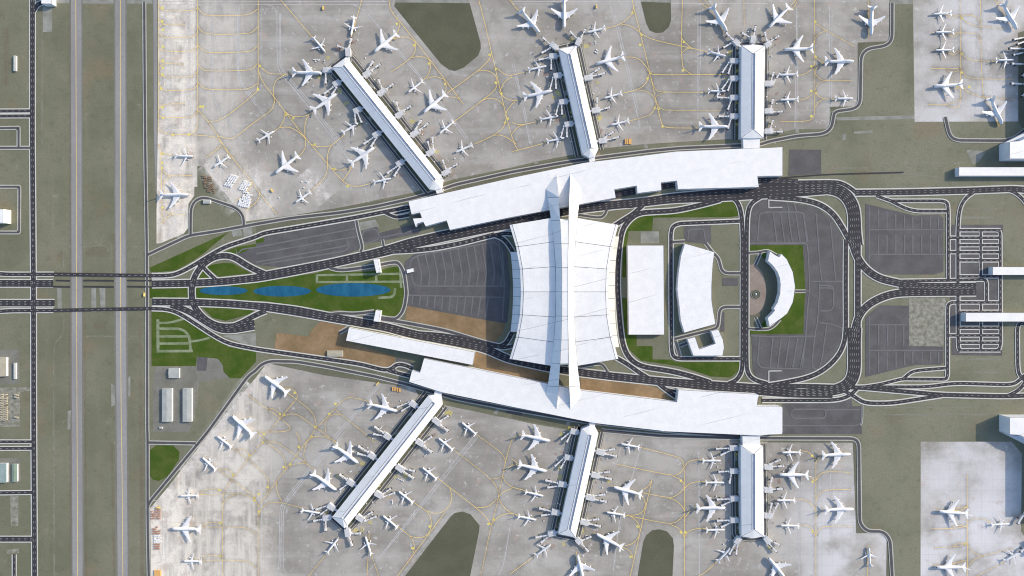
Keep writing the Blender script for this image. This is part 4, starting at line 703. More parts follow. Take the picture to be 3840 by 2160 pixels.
# piers
for nm, (o_, b_, r_, l_) in PIERS.items():
    ze, zr = 16.0, 21.6
    E = outline(o_, ze); B = outline(b_, ze); R0, R1 = outline(r_, zr)
    c = Vector(((R0.x + R1.x)/2, (R0.y + R1.y)/2, 0))
    E = [p - c for p in E]; B = [p - c for p in B]; R0 = R0 - c; R1 = R1 - c
    t = tag(empty('pier_building', (c.x, c.y, 0)), '%s pier: long white gabled roof with a central ridge trough and gatehouses' % nm, 'pier')
    wl = MB(); wl.prism([p * 1.0 for p in E + B], -.3, ze - .02, roof=False); wl.build('wall', M['wall'], t, fix=True)
    ax = (R1 - R0).normalized(); n = Vector((-ax.y, ax.x, 0)); tw = 3.4
    side = 1 if n.dot(E[0] - R1) > 0 else -1
    a0, a1, b0, b1 = R0 + n*tw*side, R1 + n*tw*side, R0 - n*tw*side, R1 - n*tw*side
    k = len(E) - 1
    rf = MB(); rf.add([E[0], E[1], a0, a1], [(0, 1, 2, 3)]); rf.add([E[k-1], E[k], b1, b0], [(0, 1, 2, 3)])
    fan = [a0] + E[1:k] + [b0]; rf.add([R0] + fan, [(0, j, j+1) for j in range(1, len(fan))])
    fan = [b1] + [E[k]] + B + [E[0]] + [a1]; rf.add([R1] + fan, [(0, j, j+1) for j in range(1, len(fan))])
    for i_, f in enumerate(rf.f):
        p, q, s_ = (rf.v[j] for j in f[:3])
        if (q - p).cross(s_ - p).z < 0: rf.f[i_] = tuple(reversed(f))
    d = Vector((0, 0, -2.2)); lo = [p + d for p in (a0, a1, b1, b0)]; hi = [a0, a1, b1, b0]
    tr = MB(); tr.add(lo + hi, [(0, 1, 2, 3)] + [(j, (j+1) % 4, 4 + (j+1) % 4, 4 + j) for j in range(4)]); tr.build('ridge_trough', M['wall'], t)
    sm = MB()
    segs = [(a0, a1), (b0, b1)] + [(R0 if abs(j - (k+1)/2) < .8 and k > 3 else (a0 if j == 1 else b0), E[j]) for j in (1, k-1)] + [(R1, E[0]), (R1, E[k])]
    for p, q in segs:
        dd = (q - p).normalized(); pn = Vector((-dd.y, dd.x, 0)) * .34; u = Vector((0, 0, .1))
        sm.add([p + pn + u, q + pn + u, q - pn + u, p - pn + u], [(0, 1, 2, 3)])
    up(sm); rf.build('roof', M['roof'], t, extra=(sm, M['seam']))
    lk = outline(l_, 13); m = MB(); m.prism([p - c for p in lk], -.3, 13); m.build('link_corridor', M['roof'], t, fix=True)

# central terminal
tc = Vector(((2107 - 1920) * S, (1080 - 1094.5) * S, 0))
term = tag(empty('terminal_building', tc), 'huge white central terminal with concave sides and two raised arch beams', 'terminal')
ys_beam = [817.6, 906.6, 1000, 1094.5, 1189, 1282.4, 1371.4]; ys_out = [843.5, 924.6, 1008.4, 1094.5, 1180.6, 1264.4, 1345.5]
zr_ = [29, 36.5, 41.5, 43.3, 41.5, 36.5, 29]
LO = [1911, 1935, 1950.3, 1954, 1950.3, 1935, 1911]; LB = [2066, 2076, 2082, 2084, 2082, 2076, 2066]
RO = [2318.6, 2297, 2283.3, 2280.7, 2283.3, 2297, 2318.6]; RB = [2166, 2158, 2153, 2151, 2153, 2158, 2166]
def wv(x, y, z): return W(x, y, z) - tc
for nm, XO, XB in (('left', LO, LB), ('right', RO, RB)):
    rows = []
    for i in range(7):
        dx = 9.5 if nm == 'left' else -9.5
        o_ = wv(XO[i], ys_out[i], zr_[i] - .8); f_ = wv(XO[i] + dx, ys_out[i] - (1.5 if i == 0 else -1.5 if i == 6 else 0), zr_[i]); b_ = wv(XB[i], ys_beam[i], zr_[i] + 1.2)
        rows.append((o_, f_, b_))
    m = MB(); vs = [p for r in rows for p in r] + [p - Vector((0, 0, 1.6)) for r in rows for p in r]
    fs = []
    for i in range(6):
        for j in range(2):
            a = i*3 + j; fs.append((a, a+1, a+4, a+3)); fs.append((a+21, a+24, a+25, a+22))
    for i in range(6): fs += [(i*3, i*3+3, i*3+24, i*3+21), (i*3+2, i*3+23, i*3+26, i*3+5)]
    for e in (0, 18): fs += [(e, e+1, e+22, e+21), (e+1, e+2, e+23, e+22)]
    m.add(vs, fs); panel = m
    sm = MB(); u = Vector((0, 0, .12))
    for i in range(1, 6):
        pts = rows[i]
        for p, q in zip(pts, pts[1:]):
            dd = (q - p).normalized(); pn = Vector((-dd.y, dd.x, 0)) * .42; sm.add([p+pn+u, q+pn+u, q-pn+u, p-pn+u], [(0, 1, 2, 3)])
    for i in range(6):
        p, q = rows[i][1], rows[i+1][1]; dd = (q - p).normalized(); pn = Vector((-dd.y, dd.x, 0)) * .42; sm.add([p+pn+u, q+pn+u, q-pn+u, p-pn+u], [(0, 1, 2, 3)])
    panel.build('roof_panel', M['roof'], term, fix=True, extra=(sm, M['seam']))
    # hall walls, set back under the eaves
    ins = 5 if nm == 'left' else -5
    base = [wv(XO[i] + ins, ys_out[i] + (4 if i == 0 else -4 if i == 6 else 0), zr_[i]) for i in range(7)]
    inn = [wv(XB[i], ys_beam[i] + (4 if i == 0 else -4 if i == 6 else 0), zr_[i]) for i in range(7)]
    ol = base + inn[::-1]; hz = [z - 1.9 for z in zr_] + [z - 1.9 for z in zr_[::-1]]
    m = MB(); n = len(ol)
    m.add([Vector((p.x, p.y, -.3)) for p in ol] + [Vector((p.x, p.y, z)) for p, z in zip(ol, hz)], [(i, (i+1) % n, n + (i+1) % n, n + i) for i in range(n)])
    m.build('wall', M['wall'], term, fix=True)
    # lower side wing with sloping panels
    if nm == 'left':
        ox = [(1914.7, 944.6), (1917.8, 976.6), (1921, 1009.7), (1923, 1044), (1924, 1077), (1924, 1112), (1923, 1145), (1921, 1179), (1917.8, 1212), (1914.7, 1244.4)]
        ix = [(x + 34, y) for x, y in ox]; zo, zi = 5, 26; mt = 'wall'
    else:
        ox = [(2321.8, 886.6), (2315, 930), (2309.4, 977), (2306.5, 1023), (2305, 1070), (2305, 1119), (2306.5, 1166), (2309.4, 1212), (2315, 1259), (2321.8, 1302)]
        ix = [(x - 36, y) for x, y in ox]; zo, zi = 19, 23; mt = 'wing_panel'
    ixo = [wv(*p, zi) for p in ix]; oo = [wv(*p, zo) for p in ox]; n = len(oo)
    m = MB(); gr = [Vector((p.x, p.y, -.3)) for p in oo]; gi = [Vector((p.x, p.y, -.3)) for p in ixo]
    vs = oo + ixo + gr + gi
    fs = [(i, i+1, n+i+1, n+i) for i in range(n-1)] + [(i, 2*n+i, 2*n+i+1, i+1) for i in range(n-1)] + [(n+i, n+i+1, 3*n+i+1, 3*n+i) for i in range(n-1)] + [(0, n, 3*n, 2*n), (n-1, 3*n-1, 4*n-1, 2*n-1)]
    m.add(vs, fs); panel = m
    sm = MB()
    for i in range(1, n-1):
        p, q = oo[i] + u, ixo[i] + u; dd = (q - p).normalized(); pn = Vector((-dd.y, dd.x, 0)) * .42; sm.add([p+pn, q+pn, q-pn, p-pn], [(0, 1, 2, 3)])
    panel.build('side_wing', M[mt], term, fix=True, extra=(sm, M['seam']))
# arch beams and the raised strip between them: stations of (outer x,y,z, inner x,y,z)
half_l = [(2083, 655, 16.5, 2087.5, 655, 17.4), (2046.3, 709, 17.2, 2092.5, 709, 27.5), (2054, 741.4, 20.5, 2094.9, 739.4, 33.5), (2066.8, 827.5, 31.5, 2100.6, 826, 46), (2077.6, 914.9, 38.6, 2105, 914, 53), (2083.6, 1004.3, 43.2, 2107.6, 1003.5, 57), (2084.5, 1094.5, 45, 2107.8, 1094.5, 58.3)]
half_r = [(2143.5, 654.4, 16.5, 2139, 654.4, 17.4), (2178.5, 703, 17.2, 2137, 703, 26.5), (2174.6, 741, 20.5, 2135.1, 739.4, 33.5), (2164, 827.5, 31.5, 2132.8, 826.5, 46), (2156.3, 914.9, 38.6, 2131.9, 914, 53), (2152.2, 1004.3, 43.2, 2130.4, 1003.5, 57), (2151, 1094.5, 45, 2130.4, 1094.5, 58.3)]
def full(h): return h + [(a, 2189 - b, c_, d_, 2189 - e, f) for a, b, c_, d_, e, f in h[-2::-1]]
inn = []
for h in (half_l, half_r):
    st = full(h); rings = []
    for a, b, c_, d_, e, f in st:
        th = min(6, max(.6, (f - 15) * .35))
        rings.append([wv(a, b, c_), wv(d_, e, f), wv(d_, e, max(f - th * 1.6, 14)), wv(a, b, max(c_ - th, 14))])
    beam = MB(); beam.loft(rings)
    inn.append([wv(d_, e, f) for a, b, c_, d_, e, f in st])
    sm = MB()
    for i in range(2, len(st) - 2):
        p, q = rings[i][0] + u, rings[i][1] + u; dd = (q - p).normalized(); pn = Vector((-dd.y, dd.x, 0)) * .42; sm.add([p+pn, q+pn, q-pn, p-pn], [(0, 1, 2, 3)])
    beam.build('arch_beam', M['roof'], term, fix=True, extra=(sm, M['seam']))
L_, R_ = [x[3:-3] for x in inn]
dz = Vector((0, 0, -.4)); th = Vector((0, 0, -3))
m = MB(); n = len(L_); vs = [p + dz for p in L_] + [p + dz for p in R_] + [p + dz + th for p in L_] + [p + dz + th for p in R_]
m.add(vs, [(i, i+1, n+i+1, n+i) for i in range(n-1)] + [(2*n+i, 3*n+i, 3*n+i+1, 2*n+i+1) for i in range(n-1)] + [(0, n, 3*n, 2*n), (n-1, 3*n-1, 4*n-1, 2*n-1)])
panel = m
sm = MB()
for i in range(1, n-1):
    p, q = L_[i] + dz + u, R_[i] + dz + u; dd = (q - p).normalized(); pn = Vector((-dd.y, dd.x, 0)) * .42; sm.add([p+pn, q+pn, q-pn, p-pn], [(0, 1, 2, 3)])
for A_ in (L_, R_):
    for p, q in zip(A_, A_[1:]):
        dd = (q - p).normalized(); pn = Vector((-dd.y, dd.x, 0)) * .22; sm.add([p+pn+u, q+pn+u, q-pn+u, p-pn+u], [(0, 1, 2, 3)])
panel.build('ridge_roof', M['roof'], term, fix=True, extra=(sm, M['seam']))
for sgn in (0, 1):     # end wall below the raised strip
    e0, e1 = (L_[0], R_[0]) if not sgn else (L_[-1], R_[-1]); out = Vector((0, 5.0 if not sgn else -5.0, 0))
    m = MB(); a = [Vector((e0.x, e0.y, 42)), Vector((e1.x, e1.y, 42)), Vector((e1.x, e1.y, 33)) + out, Vector((e0.x, e0.y, 33)) + out]
    m.add(a + [Vector((p.x, p.y, 26)) for p in a], [(0, 1, 2, 3), (3, 2, 6, 7), (0, 3, 7, 4), (1, 5, 6, 2), (0, 4, 5, 1)]); m.build('end_canopy', M['wall_cream'], term, fix=True)

# ------------------------------------------------------------------ aircraft
def fus_ring(st, n=20, grow=0.0):
    x, w, zt, zb, zc = st
    r = []
    for t in range(n):
        a = 2 * math.pi * t / n; y = math.cos(a) * (w + grow); s_ = math.sin(a)
        r.append(Vector((x, y, zc + (s_ * (zt + grow) if s_ > 0 else s_ * (zb + grow)))))
    return r
def wing(secs):
    """secs: list of (y, xLE, xTE, z, thickness); returns MB"""
    m = MB(); rings = []
    for y, le, te, z, t in secs:
        c = le - te
        rings.append([Vector((le, y, z)), Vector((le - c*.12, y, z + t*.42)), Vector((le - c*.38, y, z + t*.55)), Vector((le - c*.75, y, z + t*.28)), Vector((te, y, z)), Vector((le - c*.7, y, z - t*.22)), Vector((le - c*.3, y, z - t*.45)), Vector((le - c*.08, y, z - t*.3))])
    m.loft(rings); return m
def make_jet(big):
    root = empty('jumbo_jet' if big else 'narrow_body_jet')
    if big:
        st = [(33.5, .15, .15, .15, 4.6), (32.9, .95, 1.0, .85, 4.7), (31.4, 1.8, 2.2, 1.6, 4.9), (29, 2.6, 3.7, 2.3, 5.1), (26, 3.15, 4.7, 2.8, 5.2), (22, 3.5, 5.1, 3.1, 5.3), (14, 3.5, 5.1, 3.2, 5.3), (9, 3.5, 4.4, 3.2, 5.3), (5, 3.5, 3.6, 3.2, 5.3), (-12, 3.5, 3.5, 3.2, 5.3), (-19, 3.1, 3.3, 2.6, 5.6), (-26, 2.1, 2.5, 1.7, 6.1), (-31, 1.1, 1.6, .9, 6.6), (-33.5, .4, .6, .4, 6.9)]
        wg = [(2.6, 12.8, -4.6, 4.2, 1.9), (12, 5.4, -5.6, 5.0, 1.2), (21, -1.9, -9.0, 5.9, .8), (29.7, -9.4, -13.4, 6.9, .4)]
        tp = [(.6, -24.0, -33, 6.6, .8), (11.2, -31.8, -34.6, 7.3, .3)]
        fin = [(8.2, -18.5, -31.4), (9.8, -22.2, -31.9), (19.4, -31.8, -36.6)]
        eng = [(12.0, 8.3, 3.0, 1.45, 5.6), (21.4, .9, 3.9, 1.4, 5.4)]
        gear = [(25, 0, 1.7), (-1.5, 5.4, 3), (-1.5, -5.4, 3), (-4.5, 1.9, 3), (-4.5, -1.9, 3)]; ck = (30.9, 32.4)
    else:
        st = [(22, .12, .12, .12, 3.1), (21.6, .65, .65, .6, 3.15), (20.6, 1.25, 1.4, 1.1, 3.3), (19, 1.8, 2.0, 1.6, 3.5), (16.5, 2.15, 2.2, 2.0, 3.6), (12, 2.2, 2.2, 2.1, 3.6), (-8, 2.2, 2.2, 2.1, 3.6), (-13, 1.9, 2.0, 1.6, 3.8), (-18, 1.15, 1.4, .9, 4.2), (-21, .55, .7, .5, 4.5), (-22, .25, .3, .25, 4.6)]
        wg = [(1.7, 7.0, .4, 2.9, 1.0), (7.0, 3.6, .1, 3.3, .6), (18.9, -2.3, -3.8, 4.6, .25)]
        tp = [(.4, -15.4, -20.2, 4.6, .5), (7.1, -20.0, -21.6, 5.1, .2)]
        fin = [(5.2, -12.4, -20.4), (6.4, -15.2, -20.7), (11.8, -19.6, -22.6)]
        eng = [(6.9, 8.9, 1.95, 1.15, 4.8)]
        gear = [(16, 0, 1.2), (-1, 3.7, 1.9), (-1, -3.7, 1.9)]; ck = (19.9, 21.1)
    m = MB(); m.loft([fus_ring(s) for s in st]); m.build('fuselage', M['jet_paint'], root, True, True)
    for sg in (1, -1):
        fl = [(y*sg, a, b, z, t) for y, a, b, z, t in wg]
        m = wing(fl); f = MB()      # flap-track fairings under the trailing edge
        for y in ((7.5, 15.5, 18.5, 24) if big else (5, 9, 13)):
            for (y0, l0, t0, z0, _), (y1, l1, t1, z1, _) in zip(wg, wg[1:]):
                if y0 <= y <= y1:
                    k = (y - y0) / (y1 - y0); te = t0 + (t1 - t0)*k; z = z0 + (z1 - z0)*k
                    s_ = 1 if big else .6; f.cyl((te + 2.6*s_, y*sg, z - .5*s_), (te - .9*s_, y*sg, z - .35*s_), .42*s_, .12*s_, 8)
        m.build('wing', M['jet_paint'], root, False, True, (f, M['jet_grey']))
        m = wing([(y*sg, a, b, z, t) for y, a, b, z, t in tp]); m.build('tailplane', M['jet_paint'], root, False, True)
        for y, x, z, r, l in eng:
            m = MB(); prof = [(.0, .80), (-.05*l, .97), (-.3*l, 1.0), (-.65*l, .88), (-l, .55)]
            rings = [[Vector((x + dx, y*sg + math.cos(t*math.pi/8)*r*k, z + math.sin(t*math.pi/8)*r*k)) for t in range(16)] for dx, k in [(-.12*l, .7)] + prof]
            m.loft(rings); e = m.build('engine', M['jet_paint'], root, True, True)
            m = MB(); m.cyl((x - .1*l, y*sg, z), (x - .08*l + .25, y*sg, z), r*.72, r*.3, 16); m.build('fan', M['metal_dark'], e, False, True)
            m = MB(); m.add([Vector(q) for q in ((x - .25*l, y*sg - .25, z + r*.8), (x - .25*l, y*sg + .25, z + r*.8), (x - .95*l, y*sg + .25, z + r*1.2), (x - .95*l, y*sg - .25, z + r*1.2), (x - .35*l, y*sg, z + r*1.25), (x - 1.2*l, y*sg, z + r*1.5))], [(0, 1, 2, 3), (0, 3, 5, 4), (1, 4, 5, 2), (0, 4, 1), (3, 2, 5)])
            m.build('pylon', M['jet_grey'], e, False, True)
    m = MB(); rings = []
    for z, le, te in fin:
        c = le - te; t = c * .045
        rings.append([Vector((le, 0, z)), Vector((le - c*.3, t, z)), Vector((le - c*.7, t*.7, z)), Vector((te, .04, z)), Vector((te, -.04, z)), Vector((le - c*.7, -t*.7, z)), Vector((le - c*.3, -t, z))])
    m.loft(rings); m.build('fin', M['jet_paint'], root, False, True)
    # windscreen: a dark band wrapped over the nose
    def interp(x):
        for a, b in zip(st, st[1:]):
            if b[0] <= x <= a[0]:
                k = (x - a[0]) / (b[0] - a[0]); return (x,) + tuple(a[j] + (b[j] - a[j])*k for j in range(1, 5))
    m = MB(); rows = []
    for x in (ck[0], (ck[0]+ck[1])/2, ck[1]):
        s_ = interp(x); rows.append([Vector((x, math.cos(math.pi*a/12)*(s_[1]+.05), s_[4] + math.sin(math.pi*a/12)*(s_[2]+.05))) for a in range(2, 11)])
    n = 9; m.add([p for r in rows for p in r], [(i*n+j, i*n+j+1, (i+1)*n+j+1, (i+1)*n+j) for i in range(2) for j in range(n-1)]); up(m)
    m.build('windscreen', M['glass_dark'], root)
    for x, y, top in gear:
        m = MB(); m.cyl((x, y, .5), (x, y, top + .6), .22, n=8); g_ = m.build('landing_gear', M['jet_grey'], root)
        m = MB(); m.cyl((x, y - .65, .55), (x, y + .65, .55), .55, n=12); m.build('wheel', M['tyre'], g_)
    return root
JUMBO, NARROW = make_jet(True), make_jet(False)
KM = kidmap(); first = {'J': JUMBO, 'N': NARROW}; used = set()
JETS = '''
N@1,0 990,165 952,360|flying-nose toward the tip of the upper-left pier, topmost there
N@1,0 575,375 697,525|parked diagonally in the open left of the upper-left pier's tip
J@1,0 365,730 672,735|nose against the left corner of the upper-left pier's tip
J@1,0 580,1110 818,940|first along the left side of the upper-left pier
N@1,0 885,1325 1035,1232|second along the left side of the upper-left pier
J@1,1 960,195 1200,30|third along the left side of the upper-left pier
N@1,1 1180,385 1370,342|fourth along the left side of the upper-left pier, nearest the concourse
J@1,0 1415,340 1185,528|first along the right side of the upper-left pier, nearest the tip
N@1,0 1675,815 1525,930|second along the right side of the upper-left pier
J@1,0 1900,950 1680,1140|third along the right side of the upper-left pier
N@1,0 1985,1225 1840,1345|fourth along the right side of the upper-left pier
N@1,1 2160,15 2000,85|fifth along the right side of the upper-left pier, nearest the concourse
N@1,0 30,1410 185,1315|alone on the open apron, nose pointing at the upper-left pier
J@1,1 415,125 190,300|on the open apron above rows of white containers, nose lower left
N@1,1 535,490 390,590|lowest on the open apron, right of the white containers
N@0,1 1760,115 1952,125|on the sandy strip beside the runways, upper one, nose right
N@0,1 2300,125 2145,232|on the sandy apron above the rows of white containers
J@0,1 1600,512 1915,510|on the sandy strip beside the runways, tail over the grass
J@2,0 95,110 282,338|diagonal at the upper left of the upper-middle pier's tip
J@2,0 525,-8 525,292|tail cut by the top edge, nose down at the upper-middle pier
N@2,0 175,700 353,660|first along the left side of the upper-middle pier
J@2,0 120,975 410,912|second along the left side of the upper-middle pier
N@2,0 295,1200 472,1163|third along the left side of the upper-middle pier
N@2,0 365,1420 540,1382|fourth along the left side of the upper-middle pier, nearest the concourse
N@2,0 920,285 750,325|first along the right side of the upper-middle pier, by its tip
J@2,0 1120,570 835,645|second along the right side of the upper-middle pier
N@2,0 1095,940 920,988|third along the right side of the upper-middle pier
N@2,0 1170,1215 990,1258|fourth along the right side of the upper-middle pier, nearest the concourse
J@2,0 2025,85 2165,325|diagonal at the upper left of the upper-right pier's tip
J@3,0 200,80 0,285|diagonal at the upper right of the upper-right pier's tip
N@2,0 1990,520 2160,565|first along the left side of the upper-right pier
N@2,0 1990,915 2165,915|second along the left side of the upper-right pier
J@2,0 1895,1275 2180,1275|last along the left side of the upper-right pier
J@3,0 445,490 148,500|first along the right side of the upper-right pier
N@3,0 285,745 110,752|second along the right side of the upper-right pier
N@3,0 300,998 115,1002|third along the right side of the upper-right pier
J@3,0 580,620 870,617|nose to the turf square, across the lane from the upper-right pier
N@3,0 685,990 868,988|nose to the turf square, below a jumbo facing the same way
J@3,0 1045,60 1035,365|nose down in the corner left of the turf square
N@3,0 1860,132 1655,137|topmost of three in a column on the upper right apron
N@3,0 1880,318 1680,322|middle of three in a column on the upper right apron
N@3,0 1880,500 1680,502|lowest of three in a column on the upper right apron
J@3,0 1960,850 1650,870|nose left, below a column of three small jets, upper right apron
J@3,0 2375,70 2500,300|nose down right in the top right corner of the picture
N@3,0 2310,605 2485,600|in shadow, nose to the right edge of the upper right apron
J@3,0 2240,1000 2355,1260|nose over the lower edge of the upper right apron
J@1,2 1140,1165 1430,1240|first below the concourse, left side of the lower-left pier
J@1,3 800,140 1035,315|second down the left side of the lower-left pier
J@1,3 580,420 815,588|third down the left side of the lower-left pier
N@1,3 465,790 650,820|last down the left side of the lower-left pier, by its tip
N@1,3 715,1215 830,1065|below the lower-left pier's tip, tail to the lower left
N@1,3 1160,1245 1098,1050|below the lower-left pier's tip, tail to the lower right
N@1,2 2210,1469 2065,1350|first below the concourse, right side of the lower-left pier
N@1,3 1980,180 1830,60|second down the right side of the lower-left pier
N@1,3 1820,475 1668,355|third down the right side of the lower-left pier
N@1,3 1575,710 1428,595|fourth down the right side of the lower-left pier
N@1,3 1420,960 1272,840|last down the right side of the lower-left pier
J@1,2 310,1050 80,880|topmost along the slanting edge of the lower left apron
J@0,2 2560,1488 2335,1280|second along the slanting edge of the lower left apron
N@0,3 2325,150 2178,40|third along the slanting edge of the lower left apron
N@0,3 2170,380 2030,255|fourth along the slanting edge of the lower left apron
N@0,3 1980,640 1805,645|nose left, above a jumbo, on the pale lower left apron
J@0,3 2020,975 1725,968|nose left on the pale lower left apron by red containers
N@0,3 2010,1303 1838,1303|lowest on the pale lower left apron, nose left
J@2,3 90,25 390,90|first below the concourse, left side of the lower-middle pier
J@2,3 70,325 358,395|second down the left side of the lower-middle pier
N@2,3 145,605 322,648|third down the left side of the lower-middle pier
N@2,3 70,850 250,888|last down the left side of the lower-middle pier
N@2,3 240,1245 393,1132|diagonal, nose up at the lower-middle pier's left tip corner
J@2,3 727,1515 655,1225|tail cut by the bottom edge, below the lower-middle pier
N@2,3 1285,155 1092,120|first below the concourse, right side of the lower-middle pier
J@2,3 1310,630 1010,550|second down the right side of the lower-middle pier
N@2,3 1135,838 945,808|third down the right side of the lower-middle pier
J@2,3 1115,1165 840,1020|last down the right side of the lower-middle pier
N@2,3 1930,290 2110,290|first below the concourse, left side of the lower-right pier
N@2,3 1960,510 2140,510|second down the left side of the lower-right pier
J@2,3 1855,765 2155,760|third down the left side of the lower-right pier
N@2,3 1970,988 2148,985|last down the left side of the lower-right pier
N@2,3 2080,1295 2205,1165|under the bridges at the lower-right pier's left tip corner
J@3,3 190,1490 0,1258|tail cut by the bottom edge, right of the lower-right pier's tip
N@3,3 315,205 135,208|first below the concourse, right side of the lower-right pier
J@3,3 405,430 100,428|second down the right side of the lower-right pier
N@3,3 260,688 80,690|third down the right side of the lower-right pier
N@3,3 305,945 120,943|last down the right side of the lower-right pier
J@3,3 545,232 840,220|nose right, under the concourse corner, left of the lower turf field
J@3,3 575,780 868,773|nose right at the lower end of the stand row by the turf
N@3,3 1030,1350 1018,1160|nose up, alone on the bleached concrete at the lower right
J@3,3 2010,820 1705,795|upper of two facing left on the lower right concrete field
J@3,3 1985,1355 1680,1360|lower of two facing left on the lower right concrete field
N@3,3 2260,935 2440,925|nose right in the shadow edge of the lower right concrete field
N@3,3 2390,1295 2545,1205|diagonal at the bottom right corner, nose to the picture edge'''
for ln in JETS.strip().split('\n'):
    a, ph = ln.split('|'); k = a[0]; (tx, ty), (nx, ny) = P(a[1:])
    src = first[k]
    o = src if k not in used else copy_tree(src, KM)
    used.add(k)
    T, N_ = W(tx, ty, 5), W(nx, ny, 5); d = (N_ - T).normalized(); L2 = 33.5 if k == 'J' else 22.0
    c = N_ - d * L2
    o.location = (c.x, c.y, .05); o.rotation_euler = (0, 0, math.atan2(d.y, d.x))
    ph = ph.replace('flying-nose', 'nose')
    tag(o, ('white four-engine jet ' if k == 'J' else 'white twin-engine jet ') + ph, 'airplane', 'four-engine jets parked on the aprons' if k == 'J' else 'twin-engine jets parked on the aprons')

# ------------------------------------------------------------------ gatehouses and boarding bridges
ORD = ['first', 'second', 'third', 'fourth', 'fifth', 'sixth']
GATES = '''
upper-left|tip@1,0 930,578 925,485 935,478 955,392 900,490 822,460|tip@1,0 768,695 680,708 700,730 700,830 675,715 650,740|left@1,0 855,815 780,855 775,875 690,940 808,880 765,950|left@1,0 1070,1085 985,1125 992,1140 1003,1235 1022,1140 1060,1225|left@1,0 1260,1325 1180,1370 1175,1385 1090,1445 1210,1385 1160,1470|left@1,1 1495,165 1415,210 1410,230 1325,290 1445,232 1393,318|right@1,0 1075,770 1150,720 1120,700 1175,620 1160,705 1243,648|right@1,0 1220,955 1300,905 1268,885 1235,805 1310,895 1375,848|right@1,0 1400,1180 1480,1130 1440,1110 1412,1030 1482,1112 1553,1072|right@1,0 1550,1370 1635,1320 1605,1300 1655,1215 1645,1305 1725,1245|right@1,1 1710,110 1790,65 1750,50 1730,-20 1785,50 1775,-65|right@1,1 1865,310 1950,265 1912,245 1880,165 1950,245 2020,205
upper-middle|tip@2,0 650,465 685,385 655,385 588,320 700,370 735,300|tip@2,0 465,495 390,440 380,440 315,380 385,480 305,530|left@2,0 465,560 375,568 365,580 275,600 395,595 395,690|left@2,0 510,752 420,765 413,780 383,895 440,795 443,885|left@2,0 570,1015 475,1030 470,1045 443,1150 500,1050 503,1145|left@2,0 625,1240 530,1255 523,1270 493,1380 553,1275 553,1372|right@2,0 720,790 810,775 790,750 875,690 810,765 925,738|right@2,0 795,1115 885,1105 857,1080 857,990 885,1105 978,1080|right@2,0 865,1420 955,1410 930,1385 1015,1330 955,1408 1068,1380
upper-right|tip@2,0 2290,460 2235,405 2220,395 2160,335 2220,425 2135,475|tip@2,0 2420,445 2430,365 2400,375 2320,335 2435,360 2450,270|tip@2,0 2540,470 2600,430 2611,410 2681,365 2565,405 2545,330|left@2,0 2285,613 2195,613 2183,630 2120,725 2210,640 2178,735|left@2,0 2283,788 2195,790 2183,800 2115,895 2207,815 2175,905|left@2,0 2283,980 2195,983 2183,983 2070,980 2207,1010 2175,1095|left@2,0 2283,1170 2195,1170 2183,1170 2088,1170 2205,1195 2175,1285|right@3,0 -40,840 52,840 35,810 55,730 58,830 115,740|right@3,0 -40,1118 48,1118 30,1090 50,1005 50,1125 140,1123|right@3,0 -40,1320 48,1320 25,1295 48,1215 48,1325 140,1325
lower-left|tip@1,3 765,855 675,868 665,880 585,895 700,895 700,985|tip@1,3 915,965 925,1050 950,1025 1050,1022 935,1055 962,1140|left@1,3 800,785 725,735 720,740 608,780 730,770 655,825|left@1,3 1000,540 920,490 910,480 845,432 920,525 848,578|left@1,3 1210,270 1135,220 1125,205 1035,148 1125,245 1025,218|left@1,3 1365,70 1290,25 1280,8 1198,-50 1285,40 1185,22|left@1,2 1630,1200 1550,1150 1540,1150 1425,1197 1545,1190 1470,1235|right@1,3 1005,840 1080,890 1085,860 1165,808 1095,895 1205,852|right@1,3 1190,605 1270,650 1275,625 1350,575 1280,655 1393,612|right@1,3 1405,335 1480,390 1490,370 1588,395 1485,400 1580,465|right@1,3 1605,80 1685,130 1690,105 1765,50 1690,145 1763,200|right@1,2 1775,1310 1850,1370 1850,1340 1930,1290 1855,1380 1925,1435
lower-middle|tip@2,3 450,1010 365,1030 365,1040 245,1060 370,1050 297,1110|tip@2,3 640,1065 690,1120 700,1095 790,1055 705,1130 765,1200|left@2,3 490,820 400,800 395,800 280,770 405,828 300,840|left@2,3 560,535 470,520 460,515 345,488 470,545 365,558|left@2,3 620,265 530,250 525,260 437,340 540,280 493,358|left@2,3 680,8 590,-10 590,0 500,72 595,15 555,95|right@2,3 680,898 770,920 760,893 870,878 775,925 885,950|right@2,3 737,648 825,670 815,645 930,630 830,680 943,702|right@2,3 790,425 880,445 870,415 980,402 885,450 995,475|right@2,3 840,190 930,215 920,190 1030,172 935,220 1048,245
lower-right|tip@2,3 2300,1050 2250,1120 2245,1130 2190,1225 2270,1135 2257,1225|tip@2,3 2540,1050 2586,1115 2586,1080 2681,1135 2591,1125 2656,1200|left@2,3 2287,887 2197,887 2185,890 2070,893 2208,910 2110,955|left@2,3 2287,670 2197,670 2185,675 2070,680 2208,697 2112,740|left@2,3 2283,393 2193,393 2183,397 2085,400 2210,415 2190,510|left@2,3 2280,160 2190,160 2180,165 2060,168 2205,185 2105,230|right@3,3 -45,842 45,842 15,820 38,720 45,830 100,720|right@3,3 -45,583 45,583 20,555 40,460 45,578 138,573|right@3,3 -45,352 45,352 20,325 120,280 45,350 155,343
far|up@3,0 2690,400 2640,400 2630,365 2485,395 2630,400 2520,440|up@3,0 2700,500 2645,500 2640,490 2445,487 2640,510 2480,550|up@3,0 2700,660 2645,660 2640,645 2465,640 2640,670 2570,760|up@3,0 2700,860 2645,860 2640,845 2460,840 2640,880 2570,960|low@3,3 2690,750 2640,750 2620,760 2520,915 2640,770 2640,900|low@3,3 2690,1100 2640,1120 2630,1140 2550,1200 2640,1150 2640,1230
'''
GP = []
